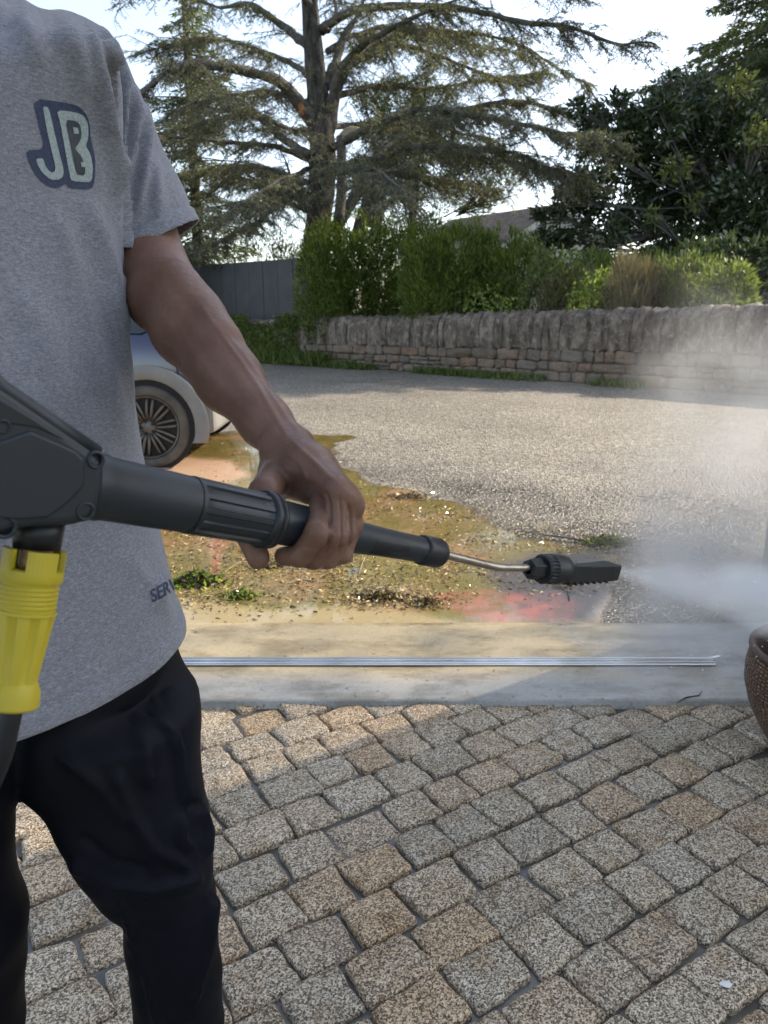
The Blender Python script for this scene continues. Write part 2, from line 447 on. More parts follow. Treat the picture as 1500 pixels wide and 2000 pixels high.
# ------------------------------------------------------------------ ground, road
def sheet(name, x0, x1, y0, y1, z, mt, nx=1, ny=1):
    X, Y = np.meshgrid(np.linspace(x0, x1, nx+1), np.linspace(y0, y1, ny+1))
    V = np.stack([X.ravel(), Y.ravel(), np.full(X.size, z)], 1)
    i = np.arange((nx+1)*(ny+1)).reshape(ny+1, nx+1)
    Fc = np.stack([i[:-1,:-1].ravel(), i[:-1,1:].ravel(), i[1:,1:].ravel(), i[1:,:-1].ravel()], 1)
    o = link(name, mesh_np(name, V, Fc), mt); o['kind'] = 'structure'; return o
Y_COB = G(750, 1376)[1]; Y_CON = G(750, 1221)[1]
sheet('ground', -600, 600, -300, 900, -.09, M['soil'])

# wall line
WA = np.array((-10.3, 25.6)); WB = np.array((9.7, 6.96))
wl0 = G(500, 706)[:2]; wl1 = G(1200, 753)[:2]
wdir = (wl1-wl0)/np.linalg.norm(wl1-wl0); wn = np.array((wdir[1], -wdir[0]))
if wn @ (-wl0) < 0: wn = -wn            # wn points to the camera side
def WL(s, off=0.0): return wl0 + wdir*s + wn*off
# road between the yard front and the wall
mb = MB()
a0 = WL(-30, -.3); a1 = WL(26, -.3)
mb.add([(-40, Y_CON, 0), (40, Y_CON, 0), (a1[0], a1[1], 0), (a0[0], a0[1], 0)], [(0,1,2,3)])
if a1[0] < 40: mb.add([(40, Y_CON, 0), (40, -20, 0), (a1[0], a1[1], 0)], [(0,1,2)])
road = mb.build('road', M['asphalt']); road['kind'] = 'structure'

# concrete strip with crack relief
V = []; nx, ny = 220, 24
X, Y = np.meshgrid(np.linspace(-4, 3.2, nx+1), np.linspace(Y_COB, Y_CON, ny+1))
edge = .004*fbm(np.stack([X*6, Y*0+3, X*0], -1), 3)
Y = Y + edge*((np.arange(ny+1) == 0)[:, None] | (np.arange(ny+1) == ny)[:, None])
Z = .010 + .0025*fbm(np.stack([X*2, Y*2, X*0], -1), 3) + .0*X
Vt = np.stack([X, Y, Z], -1).reshape(-1, 3)
i = np.arange((nx+1)*(ny+1)).reshape(ny+1, nx+1)
Fc = np.stack([i[:-1,:-1].ravel(), i[:-1,1:].ravel(), i[1:,1:].ravel(), i[1:,:-1].ravel()], 1)
# skirts
sk0 = Vt[i[0]].copy(); sk0[:, 2] = -.06; sk1 = Vt[i[-1]].copy(); sk1[:, 2] = -.06
b0 = len(Vt); Vt = np.vstack([Vt, sk0, sk1]); k = np.arange(nx)
F0 = np.stack([b0+k, b0+k+1, i[0][1:], i[0][:-1]], 1); b1 = b0+nx+1
F1 = np.stack([i[-1][:-1], i[-1][1:], b1+k+1, b1+k], 1)
con = link('concrete_strip', mesh_np('concrete_strip', Vt, np.vstack([Fc, F0, F1]), True), M['concrete']); con['kind'] = 'structure'
# crack at the right end and at the joint
mb = MB()
for pts in ([(1325,1372),(1340,1362),(1365,1358),(1372,1350)],):
    g_ = [G(*p, z=.0135) for p in pts]
    mb.tube(g_, [.0012,.0022,.0016,.0006], 5)
ck = mb.build('crack', M['black'], con)

# mud film / pool on the apron: gridded sheet with masks
def poly_sd(px, py, poly):
    """signed distance in pixel space, positive inside"""
    poly = np.array(poly, float); n = len(poly); d = np.full(px.shape, 1e9); inside = np.zeros(px.shape, bool)
    for a in range(n):
        x0, y0 = poly[a]; x1, y1 = poly[(a+1) % n]
        ex, ey = x1-x0, y1-y0; t = np.clip(((px-x0)*ex+(py-y0)*ey)/(ex*ex+ey*ey), 0, 1)
        d = np.minimum(d, np.hypot(px-x0-t*ex, (py-y0-t*ey)*2.2))
        c = ((y0 > py) != (y1 > py)) & (px < (x1-x0)*(py-y0)/(y1-y0+1e-9)+x0); inside ^= c
    return np.where(inside, d, -d)
nx, ny = 340, 420
X, Y = np.meshgrid(np.linspace(-4.2, 1.38, nx), np.linspace(Y_CON+.003, 9.6, ny))
Vg = np.stack([X.ravel(), Y.ravel(), np.zeros(X.size)], 1)
px, py, dd = proj(Vg)
nz = fbm(np.stack([Vg[:,0]*3, Vg[:,1]*3, Vg[:,0]*0], 1), 5)
POOL = [(-400,1260),(350,1260),(960,1260),(1130,1260),(1190,1190),(1210,1120),(1205,1085),(1110,1070),(1010,1050),(940,1020),(890,985),(830,965),(740,950),(690,925),(655,905),(668,858),(600,848),(500,838),(380,842),(200,850),(-400,850)]
sdp = poly_sd(px, py, POOL)/60 + nz*.75
film = np.clip(sdp*1.3+.5, 0, 1)
DRY = [(330,880),(455,895),(500,930),(420,970),(330,960),(200,950),(200,880)]
pink = np.clip(poly_sd(px, py, DRY)/30+nz*.6, 0, 1)
RED = [(820,1178),(860,1160),(960,1150),(1090,1150),(1150,1180),(1120,1222),(960,1224),(880,1200)]
red = np.clip((poly_sd(px, py, RED)/28+nz*1.0)*1.2, 0, 1)
red = np.maximum(red, .8*np.clip(poly_sd(px, py, [(405,1040),(445,1035),(440,1080),(430,1120),(412,1125),(408,1080)])/10+nz*.8, 0, 1))
DARKW = [(930,1100),(1040,1075),(1200,1080),(1210,1150),(1150,1222),(1020,1220),(960,1150)]
dark = np.clip(poly_sd(px, py, DARKW)/40+nz*.8+.3, 0, 1)
BAND = [(330,1160),(520,1190),(640,1182),(760,1190),(900,1212),(900,1240),(330,1240)]
sand = np.clip(poly_sd(px, py, BAND)/25+nz*.8+.2, 0, 1)
keep = film > .01
Vg[:, 2] = .004 + .0015*(nz > 9)
i = np.arange(nx*ny).reshape(ny, nx)
Fc = np.stack([i[:-1,:-1].ravel(), i[:-1,1:].ravel(), i[1:,1:].ravel(), i[1:,:-1].ravel()], 1)
Fc = Fc[keep[Fc].any(1)]
used = np.unique(Fc); rem = np.full(len(Vg), -1); rem[used] = np.arange(len(used))
me = mesh_np('mud_pool', Vg[used], rem[Fc], True)
for nm, arr in (('film', film), ('pink', pink), ('red', red), ('dark', dark), ('sand', sand)):
    at = me.attributes.new(nm, 'FLOAT', 'POINT'); at.data.foreach_set('value', arr[used].astype(np.float32))
m = mat('muddy_water', (.2,.17,.06), .08, .6); g = NG(m); co = g.co()
n = g.noise(g.map(co, (1, .75, 1)), 2.1, 4, .6, .5); nB = g.noise(co, 9, 5, .7); nS = g.noise(co, 70, 4, .7); nL = g.noise(g.map(co, loc=(4,8,2)), 1.3, 4, .6)
mud = g.ramp(n, [(.3, (.27,.21,.065)), (.43, (.20,.165,.045)), (.53, (.24,.17,.06)), (.62, (.34,.20,.09)), (.74, (.42,.26,.14))])
mud = g.mix(g.ramp(nB, [(.45, 0), (.7, .7)]), mud, g.mix(1, mud, (.62,.58,.45), 'MULTIPLY'))
mud = g.mix(g.ramp(nS, [(.58, 0), (.70, .6)]), mud, (.09,.06,.028))
mud = g.mix(g.math('MULTIPLY', g.attr('sand'), .85), mud, g.mix(nS, (.50,.39,.19), (.30,.22,.10)))
mud = g.mix(g.attr('pink'), mud, g.mix(nS, (.62,.42,.27), (.50,.30,.19)))
mud = g.mix(g.attr('dark'), mud, g.mix(nB, (.055,.045,.037), (.12,.095,.075)))
mud = g.mix(g.math('MULTIPLY', g.attr('red'), g.ramp(nB, [(.35, .95), (.62, .2)])), mud, (.40,.13,.085))
g.set('Base Color', mud)
dryf = g.math('MAXIMUM', g.math('MULTIPLY', g.attr('sand'), .8), g.attr('pink'), clamp=True)
ro = g.ramp(g.noise(co, 3.1, 4, .6), [(.42, .03), (.62, .32)])
g.set('Roughness', g.math('MAXIMUM', g.math('MAXIMUM', ro, g.math('MULTIPLY', g.attr('dark'), .34)), g.math('MULTIPLY', dryf, .45)))
rip = g.math('ADD', g.noise(co, 16, 3, .6, .6), g.math('MULTIPLY', nS, .45))
g.set('Coat Weight', g.math('SUBTRACT', .7, g.math('MULTIPLY', g.attr('dark'), .6), None, True)); g.b.inputs['Coat Roughness'].default_value = .04
g.set('Normal', g.bump(rip, .13, .012))
g.set('Alpha', g.ramp(g.math('ADD', g.attr('film'), g.math('MULTIPLY', g.math('SUBTRACT', nS, .5), .9)), [(.3, 0), (.62, 1)]))
pool = link('puddle', me, m); pool['kind'] = 'structure'

# ------------------------------------------------------------------ granite setts
yard = sheet('cobblestone_yard', -4, 3.2, -2.5, Y_COB+.002, -.016, M['bed'], 40, 30)
def sett_mesh(seed, lx, ly):
    r = np.random.default_rng(seed); n = 15
    t = np.sin(np.linspace(-1, 1, n)*math.pi/2*.93)/math.sin(math.pi/2*.93); U, Vv = np.meshgrid(t, t)
    # rounded-square outline with chipped edge
    ex = 13
    def outline(u, v):
        rr = (abs(u)**ex+abs(v)**ex)**(1/ex); mx = np.maximum(abs(u), abs(v)); k = np.where(rr > 0, mx/np.maximum(rr, 1e-6), 1)
        return u*k, v*k
    u, v = outline(U, Vv)
    edge_ = np.maximum(abs(U), abs(Vv))
    sk = r.uniform(-.09, .09, 4)
    x = u*(1+sk[0]*v)*lx/2; y = v*(1+sk[1]*u)*ly/2
    P3 = np.stack([x*40+seed*3.1, y*40, x*0], -1)
    wob = fbm(P3, 3)
    x = x*(1+.085*wob*edge_); y = y*(1+.085*fbm(P3+7, 3)*edge_)
    z = -.0060*np.clip((edge_-.90)/.10, 0, 1)**1.6 + .0032*fbm(P3*.9+3, 4) + r.uniform(-.02,.02)*x + r.uniform(-.02,.02)*y
    z -= .004*np.clip(fbm(P3*.5+20, 2), 0, 1)
    top = np.stack([x, y, z], -1).reshape(-1, 3)
    i = np.arange(n*n).reshape(n, n)
    Fc = [tuple(q) for q in np.stack([i[:-1,:-1].ravel(), i[:-1,1:].ravel(), i[1:,1:].ravel(), i[1:,:-1].ravel()], 1)]
    ring = list(i[0, :])+list(i[1:, -1])+list(i[-1, :-1][::-1])+list(i[1:-1, 0][::-1])
    V = [tuple(p) for p in top]
    b = len(V); m_ = len(ring)
    for q in ring: V.append((top[q][0]*1.02, top[q][1]*1.02, -.03))
    for k in range(m_): Fc.append((ring[k], b+k, b+(k+1) % m_, ring[(k+1) % m_]))
    me = bpy.data.meshes.new('sett'); me.from_pydata(V, [], Fc)
    me.polygons.foreach_set('use_smooth', [True]*len(Fc)); me.materials.append(M['granite']); me.update()
    return me
rowdir = np.array((math.cos(R(32)), math.sin(R(32)))); rown = np.array((-rowdir[1], rowdir[0]))
stones = []
ROW = .121
for j in range(-40, 60):
    s = -5 + random.uniform(0, .14)
    while s < 6:
        L = random.choice((.112, .122, .130, .139, .148)) * random.uniform(.96, 1.04)
        c = rowdir*(s+L/2) + rown*(j*ROW + .006*math.sin(s*2.1+j) + random.uniform(-.004, .004))
        c = c + rown*.028*math.sin(s*1.3)          # rows wander a little
        s += L + random.uniform(.004, .013)
        if -3.0 < c[0] < 2.4 and -.6 < c[1] < Y_COB+.05: stones.append((c[0], c[1], L, ROW-random.uniform(.005, .013), .028*1.3*math.cos(s*1.3)))
def vis(c):
    x, y, d = proj((c[0], c[1], 0)); return d > .3 and -110 < x < 1610 and 1330 < y < 2120
shown = [c for c in stones if vis(c)]
shown.sort(key=lambda c: math.hypot(c[0], c[1]))
shown = shown[:300]; sset = set(id(c) for c in shown)
variants = {}
k = 0
for c in shown:
    Lq = round(c[2]/.004)*.004; Wq = round(c[3]/.004)*.004
    key = (Lq, Wq, random.randrange(5))
    if key not in variants: variants[key] = sett_mesh(len(variants)+1, Lq, Wq)
    o = bpy.data.objects.new('sett', variants[key]); C.objects.link(o); o.parent = yard
    low = -.009 if random.random() < .06 else 0
    o.location = (c[0], c[1], random.uniform(-.0035, .0025)+low)
    o.rotation_euler = (random.uniform(-.03, .03), random.uniform(-.03, .03), R(32)+c[4]+random.uniform(-.05, .05)+(math.pi if random.random() < .5 else 0))
vs = []; fs = []
mb = MB()
vl = list(variants.values())
for c in stones:
    if id(c) in sset: continue
    mb.box((c[0], c[1], -.018), (c[2], c[3], .034), Matrix.Rotation(R(32)+c[4], 3, 'Z'), .93)
o = mb.build('sett_field', M['granite'], yard, .006); o['kind'] = 'stuff'
# small pebbles in the joints
mb = MB()
for _ in range(260):
    x, y = random.uniform(-1.1, 1.2), random.uniform(.9, Y_COB)
    r_ = random.uniform(.0015, .004)
    mb.tube([(x, y, -.014), (x, y, -.014+r_*.8), (x, y, -.014+r_*1.3)], [r_, r_*1.1, r_*.5], 6)
o = mb.build('grit', M['litter'], yard); o['kind'] = 'stuff'

# ------------------------------------------------------------------ floor rail
rail = empty('floor_rail', G(900, 1303), 'shiny aluminium double-ridged rail lying across the wet concrete strip in front of the setts', 'door rail')
yr = G(900, 1300)[1]; xr = G(1395, 1303)[0]; xl = -2.6; zc = .0135
mb = MB()
prof = [(-.036, 0), (-.036, .003), (-.022, .004), (-.020, .009), (-.014, .009), (-.012, .004), (.004, .004), (.006, .012), (.010, .0165), (.016, .0165), (.020, .012), (.022, .003), (.026, .003), (.026, 0)]
mb.prism([(xl, yr+a, zc+b*.8) for a, b in [(q*.72, w) for q, w in prof]][::-1], (xr-xl, 0, 0)); mb.build('rail_profile', M['alu'], rail, .0007, 2)
for sx_ in (G(885, 1308)[0], G(565, 1308)[0], G(1208, 1308)[0], -1.4):
    mb = MB().lathe([(0, .0045), (.0012, .0042), (.0018, .003), (.0019, 0)], (sx_, yr-.006, zc+.0042), (0, 0, 1), 12); mb.build('screw', M['steel'], rail)
mb = MB(); e = np.array((xr, yr+.012, zc+.010))
mb.box(e+(.012, 0, .003), (.03, .014, .004), Matrix.Rotation(R(-14), 3, 'Y')); mb.build('bent_end', M['alu'], rail, .001)

# ------------------------------------------------------------------ pillar with the gate wall at the right
pX = G(1480, 1232)[0]+.14; pY = G(1480, 1232)[1]
hw = empty('gate_wall', (pX, pY, 0), 'pale rendered pillar end of a building wall at the right edge of the picture behind the woven planter', 'wall')
mb = MB()
mb.box((pX+1.9, pY+.16, 2.1), (3.8, .30, 4.2)); mb.build('wall_face', M['post'], hw, .012)  # unseen run beyond the pillar, made tall enough to shade man and yard
mb = MB(); mb.box((pX+1.85, pY+.16, 4.26), (3.75, .5, .10)); mb.build('shade_eave', M['post'], hw, .01)  # unseen overhang added for its shade on the yard

# ------------------------------------------------------------------ planter
pot = empty('woven_planter', (0,0,0), 'brown woven planter with dark rounded rim at the right edge before the pillar', 'planter')
pc = np.array((1.232, 1.90, 0)); PH = .30; PZ = .82
prof = [(0.0, .10), (.004, .125), (.03, .145), (.08, .170), (.15, .198), (.22, .214), (.28, .217), (.33, .211), (.345, .208)]
seg = 96; V = []; UV = []
pr = np.array(prof); tt = np.linspace(0, .345, 40); rr = np.interp(tt, pr[:,0], pr[:,1])
for q, (t, r_) in enumerate(zip(tt, rr)):
    for k in range(seg):
        th = 2*math.pi*k/seg; V.append(pc+(r_*math.cos(th), r_*math.sin(th), t*PZ)); UV.append((k/seg, t/.345))
Fc = []
for q in range(39):
    for k in range(seg): Fc.append((q*seg+k, q*seg+(k+1) % seg, (q+1)*seg+(k+1) % seg, (q+1)*seg+k))
me = mesh_np('pot_wall', np.array(V), np.array(Fc), True)
uvl = me.uv_layers.new(name='UVMap'); ua = []
for fidx, f in enumerate(Fc):
    k = fidx % seg
    for j, vi in enumerate(f):
        u, v = UV[vi]
        if k == seg-1 and u == 0: u = 1.0
        ua += [u, v]
uvl.data.foreach_set('uv', ua)
link('pot_wall', me, M['woven'], pot)
mb = MB().lathe([(.281, .206), (.288, .214), (.298, .213), (.303, .205), (.298, .196), (.28, .192), (.16, .186)], pc, (0,0,1), 72); mb.build('rim', M['potrim'], pot)
mb = MB().lathe([(.22, .0), (.222, .10), (.218, .19)], pc, (0,0,1), 48); mb.build('potting_soil', M['potsoil'], pot)
tp = empty('inner_pot', pc+(-.04, .0, .215), 'terracotta coloured pot standing inside the woven planter', 'pot')
mb = MB().lathe([(0, .08), (.05, .09), (.06, .098), (.075, .098), (.075, .088), (.02, .08), (.02, 0)], pc+np.array((-.02, .0, .215)), (0,0,1), 36); mb.build('terracotta_wall', M['terracotta'], tp)

# ------------------------------------------------------------------ stone wall
LW = 27.0
swall = empty('stone_wall', (wl0[0], wl0[1], 0), 'low weathered rubble stone wall with rounded upright coping along the far side of the road', 'wall')
S0 = -6.0; S1 = 22.0
def wall_h(s):
    return 1.0 + (1.30-1.0)*np.clip(s/11.5, -.3, 1.3)
def wallpt(s, off, z):
    q = WL(s, off); return np.array((q[0], q[1], z))
mb = MB()
ss = np.linspace(S0, S1, 60)
core = []
for s in ss:
    h = wall_h(s); core += [wallpt(s, -.05, -.05), wallpt(s, -.05, h-.10), wallpt(s, -.17, h-.035), wallpt(s, -.33, h-.035), wallpt(s, -.43, h-.10), wallpt(s, -.45, -.05)]
n6 = 6
mb.add(core, [(a*n6+k, (a+1)*n6+k, (a+1)*n6+k+1, a*n6+k+1) for a in range(59) for k in range(5)]); mb.build('wall_core', M['mortar'], swall)
def rock_mesh(name, L, H, D, seed, mt, n=6):
    """rough block: L along x, H along z, front at y=+ ; face bulges"""
    r = np.random.default_rng(seed)
    t = np.linspace(-1, 1, n); U, W = np.meshgrid(t, t)
    ex = 6; rr = (abs(U)**ex+abs(W)**ex)**(1/ex); mx = np.maximum(abs(U), abs(W)); kk = np.where(rr > 0, mx/np.maximum(rr, 1e-6), 1)
    u = U*kk; w_ = W*kk
    x = u*L/2*(1+r.uniform(-.06,.06)*w_); z = w_*H/2*(1+r.uniform(-.1,.1)*u)
    y = D*(1-.5*np.clip((mx-.6)/.4, 0, 1)**2) + .018*r.normal(size=U.shape)*(mx < .99)
    x = x+.006*r.normal(size=U.shape); z = z+.006*r.normal(size=U.shape)
    V = np.stack([x, y, z], -1).reshape(-1, 3); i = np.arange(n*n).reshape(n, n)
    Fc = [tuple(q) for q in np.stack([i[:-1,:-1].ravel(), i[1:,:-1].ravel(), i[1:,1:].ravel(), i[:-1,1:].ravel()], 1)]
    ring = list(i[0, :])+list(i[1:, -1])+list(i[-1, :-1][::-1])+list(i[1:-1, 0][::-1])
    V = [tuple(p) for p in V]; b = len(V)
    for q in ring: V.append((V[q][0], -.06, V[q][2]))
    for k in range(len(ring)): Fc.append((ring[k], ring[(k+1) % len(ring)], b+(k+1) % len(ring), b+k))
    me = bpy.data.meshes.new(name); me.from_pydata(V, [], Fc); me.polygons.foreach_set('use_smooth', [True]*len(Fc)); me.materials.append(mt); me.update(); return me
angw = math.atan2(wdir[1], wdir[0])
# local x along wall; local +y must point to camera side
Wm = Matrix(((wdir[0], wn[0], 0), (wdir[1], wn[1], 0), (0, 0, 1)))
if Wm.determinant() < 0: Wm = Matrix(((-wdir[0], wn[0], 0), (-wdir[1], wn[1], 0), (0, 0, 1)))
Wq = Wm.to_quaternion()
seed = 0; nst = 0; base_inv = Matrix.Translation(-Vector((wl0[0], wl0[1], 0)))
pre = [[rock_mesh('wall_stone', L, H, .0, 0, M['rubble']) for _ in range(0)] for L, H in ()]
def place(me, name, s, off, z, tilt=0):
    o = bpy.data.objects.new(name, me); C.objects.link(o); o.parent = swall; o.matrix_parent_inverse = base_inv
    q = WL(s, off); o.location = (q[0], q[1], z); o.rotation_mode = 'QUATERNION'; o.rotation_quaternion = Wq @ Matrix.Rotation(tilt, 3, 'Y').to_quaternion(); return o
fr = [(0, .215), (.215, .40), (.40, .54)]      # lower courses as share of height
s = S0
COURSES = [(0.0, .17), (.17, .33), (.33, .52)]
for ci, (z0, z1) in enumerate(COURSES):
    s = S0 + .2*ci
    while s < 15.5:
        L = random.uniform(.14, .60); hh = (z1-z0)
        far = s < 1.5
        if far: L *= 1.25
        hsc = wall_h(s)/1.15
        if random.random() < .18 and ci < 2 and not far:     # two thin stones instead
            for q in (0, 1):
                place(rock_mesh('wall_stone', L-.02, hh/2*hsc-.016, random.uniform(.0, .03), seed, M['rubble'], 5), 'wall_stone', s+L/2, 0, (z0+hh*(.25+.5*q))*hsc, random.uniform(-.03,.03)); seed += 1
        else:
            place(rock_mesh('wall_stone', L-random.uniform(.012,.03), (hh-random.uniform(-.01,.04))*hsc, random.uniform(.0, .04), seed, M['rubble'], 6), 'wall_stone', s+L/2, 0, (z0+z1)/2*hsc, random.uniform(-.035,.035)); seed += 1
        s += L
# coping stones: upright, rounded over the top
def coping_mesh(L, h, seed):
    r = np.random.default_rng(seed); nx = 5
    prof = [(.03, 0), (.055, .12), (.05, .26), (.02, .38), (-.06, .46), (-.16, .495), (-.26, .495), (-.36, .45), (-.42, .34), (-.43, 0)]
    k_ = (h)/.495; V = []
    for a in range(nx):
        u = a/(nx-1)*2-1; e = 1-.10*abs(u)**4
        dy = -.02*abs(u)**4
        for (y, z) in prof: V.append((u*L/2*(1+.02*r.normal()), (y+.020*r.normal())*e+dy-.0, z*k_*(1-.03*abs(u)**5)+.014*r.normal()))
    n = len(prof); Fc = [(a*n+k, (a+1)*n+k, (a+1)*n+k+1, a*n+k+1) for a in range(nx-1) for k in range(n-1)]
    Fc += [tuple(range(n)), tuple((nx-1)*n+k for k in reversed(range(n)))]
    me = bpy.data.meshes.new('coping_stone'); me.from_pydata(V, [], Fc); me.polygons.foreach_set('use_smooth', [True]*(len(Fc)-2)+[False]*2); me.materials.append(M['coping']); me.update(); return me
s = S0
while s < 15.5:
    L = random.uniform(.10, .40)*(1.3 if s < 1.5 else 1)
    hs = wall_h(s)/1.15; z0 = .52*hs + random.uniform(-.02, .02)
    place(coping_mesh(L+.012, wall_h(s)-z0+random.uniform(-.025, .02), seed), 'coping_stone', s+L/2, random.uniform(-.02,.015), z0, random.uniform(-.04,.04)); seed += 1
    s += L

# ------------------------------------------------------------------ vegetation tools
def leaf_quads(P0, D, L, W, rg, fold=.25):
    """P0 base points, D unit directions, L lengths, W widths -> verts, quads"""
    n = len(P0)
    D = D/(np.linalg.norm(D, axis=1, keepdims=True)+1e-9)
    A = rg.normal(size=(n, 3)); S = np.cross(D, A); S /= np.linalg.norm(S, axis=1, keepdims=True)+1e-9
    Nn = np.cross(D, S)
    L = np.broadcast_to(L, n)[:, None]; W = np.broadcast_to(W, n)[:, None]
    m_ = P0 + D*L*.45
    V = np.stack([P0, m_+S*W*.5+Nn*W*fold, P0+D*L-Nn*W*fold, m_-S*W*.5+Nn*W*fold], 1).reshape(-1, 3)
    return V, np.arange(n*4).reshape(n, 4)
def sticks(A, B, ra, rb):
    """three-sided tapered sticks"""
    n = len(A); D = B-A; D = D/(np.linalg.norm(D, axis=1, keepdims=True)+1e-9)
    ref = np.where(np.abs(D[:, 2:3]) < .9, np.array([[0, 0, 1.0]]), np.array([[1.0, 0, 0]]))
    U = np.cross(D, ref); U /= np.linalg.norm(U, axis=1, keepdims=True)+1e-9; Wv = np.cross(D, U)
    ra = np.broadcast_to(ra, n)[:, None]; rb = np.broadcast_to(rb, n)[:, None]
    vs = []
    for k in range(3):
        th = 2*math.pi*k/3; o = math.cos(th)*U+math.sin(th)*Wv
        vs += [A+o*ra, B+o*rb]
    V = np.stack(vs, 1).reshape(-1, 3); b = np.arange(n)[:, None]*6
    Q = np.concatenate([b+np.array([[0, 2, 3, 1]]), b+np.array([[2, 4, 5, 3]]), b+np.array([[4, 0, 1, 5]])], 0)
    return V, Q
def merge(parts):
    Vs, Fs, b = [], [], 0
    for V, Q in parts:
        Vs.append(V); Fs.append(Q+b); b += len(V)
    return np.concatenate(Vs), np.concatenate(Fs)
def behind(px, off):
    """ground point behind the wall, seen in pixel column px"""
    dr = RT*((px-750)/F) + UPV*((1000-607)/F) + FWD
    d2 = dr[:2]/dr[1]
    # solve t*d2 = wl0 + wdir*s - wn*off
    A_ = np.array([[d2[0], -wdir[0]], [d2[1], -wdir[1]]]); b_ = wl0 - wn*off
    t, s = np.linalg.solve(A_, b_)
    return d2*t, s
def shrub(name, label, px0, px1, ytop, off, depth, n, mt, L, W, group=None, cat='shrub', up=.8, seed=1, lobes=7, stemmat='bark', ybot=None, dens_in=.35, jag=.25):
    rg = np.random.default_rng(seed)
    c, s = behind((px0+px1)/2, off); Y = c[1]
    xl_, xr_ = PY(px0, 607, Y)[0], PY(px1, 607, Y)[0]
    zt = PY((px0+px1)/2, ytop, Y)[2]
    rt = empty(name, (c[0], c[1], -.09), label, cat, group)
    wd = (xr_-xl_)
    cx = np.linspace(xl_+wd*.14, xr_-wd*.14, lobes)
    nl = n//lobes; Ps, Ds = [], []
    st0, st1 = [], []
    for k in range(lobes):
        rx = wd/lobes*rg.uniform(1.2, 1.8); rz = (zt+.09)/2*rg.uniform(.92, 1.04); ry = depth/2*rg.uniform(.8, 1.1)
        cen = np.array((cx[k], c[1]+rg.uniform(-.15, .15)*depth, -.09+rz))
        v = rg.normal(size=(nl, 3)); v /= np.linalg.norm(v, axis=1, keepdims=True)
        rad = np.where(rg.random(nl) < dens_in, rg.random(nl)**.5, 1-.22*rg.random(nl)**1.5)
        rad = rad*(1+jag*fbm(v*3.1+k*5+seed, 3))
        # light and dark clumps: thin out by noise
        Pp = cen+v*rad[:, None]*np.array((rx, ry, rz))
        kp = (vnoise(Pp*3.3+seed) > .34)
        Pp = Pp[kp]; v_ = v[kp]
        Ps.append(Pp); d = v_*np.array((.7, .7, .35))+np.array((0, 0, up))+rg.normal(size=v_.shape)*.38; Ds.append(d)
        ns = 10
        b = np.array((cx[k], c[1], -.1))+rg.normal(size=(ns, 3))*np.array((.1, .1, 0)); st0.append(b)
        st1.append(cen+rg.normal(size=(ns, 3))*np.array((rx, ry, rz))*.45+np.array((0, 0, rz*.35)))
    Pp = np.concatenate(Ps); Dd = np.concatenate(Ds); m_ = Pp[:, 2] > -.05; Pp, Dd = Pp[m_], Dd[m_]
    V, Q = leaf_quads(Pp, Dd, rg.uniform(L*.6, L*1.4, len(Pp)), rg.uniform(W*.7, W*1.3, len(Pp)), rg)
    link('foliage', mesh_np('foliage', V, Q), M[mt], rt)
    V, Q = sticks(np.concatenate(st0), np.concatenate(st1), .014, .004)
    link('stems', mesh_np('stems', V, Q), M[stemmat], rt)
    return rt

# hedge and shrubs behind the wall
shrub('hedge_bush', 'tall bright green feathery hedge bush next to the dark grey fence', 598, 850, 425, 1.3, 1.6, 60000, 'hedge', .12, .022, 'green hedge bushes behind the wall', seed=11, lobes=6, jag=.22)
shrub('hedge_bush', 'bright green feathery hedge bush reaching right up to the roof of the house', 800, 1052, 442, 1.4, 1.6, 60000, 'hedge', .12, .022, 'green hedge bushes behind the wall', seed=12, lobes=6, jag=.22)
shrub('hedge_bush', 'low pale green bush top showing above the grey fence', 520, 640, 462, 3.2, 1.6, 9000, 'shrub_g', .13, .03, seed=13, lobes=3)
shrub('leafy_shrub', 'small yellow-green leafy sprig in front of the tall hedge', 870, 925, 556, .75, .4, 900, 'shrub_y', .085, .05, 'young leafy sprigs along the wall', seed=14, lobes=2, up=.3)
shrub('leafy_shrub', 'yellow-green leafy sprig at the right foot of the hedge', 945, 1010, 560, .75, .4, 1000, 'shrub_y', .085, .05, 'young leafy sprigs along the wall', seed=15, lobes=2, up=.3)
shrub('leafy_shrub', 'pale sunlit shrub between the hedge and the dry thicket', 1040, 1110, 478, .9, .9, 5000, 'shrub_g', .09, .045, seed=16, lobes=3, up=.4)
shrub('leafy_shrub', 'light green broad-leaved shrub in the middle of the dry thicket', 1135, 1215, 522, .8, .7, 4200, 'shrub_y', .075, .05, seed=17, lobes=3, up=.3)
shrub('dry_thicket', 'brown dry thicket of stems left of the light green shrub', 1065, 1160, 530, 1.0, .8, 9000, 'twigs_dry', .16, .012, 'dry brown thickets above the wall', 'thicket', seed=18, lobes=4, up=.7)
shrub('dry_thicket', 'tall brown dry grass thicket right of the light green shrub', 1195, 1320, 515, 1.1, 1.0, 15000, 'twigs_dry', .26, .010, 'dry brown thickets above the wall', 'thicket', seed=19, lobes=5, up=1.3)
shrub('leafy_shrub', 'mid green feathery shrub right of the dry grass', 1280, 1400, 500, 1.4, 1.2, 17000, 'shrub_g', .13, .024, seed=20, lobes=4, up=.7)
shrub('leafy_shrub', 'loose sunlit green shrub near the right end of the wall', 1370, 1455, 522, 1.0, .9, 7500, 'shrub_g', .11, .03, seed=21, lobes=3, up=.3)
shrub('back_hedge', 'dark green overgrown hedge far behind the dry thicket', 1090, 1330, 490, 3.2, 1.6, 24000, 'hedge', .14, .03, seed=22, lobes=6, cat='hedge')
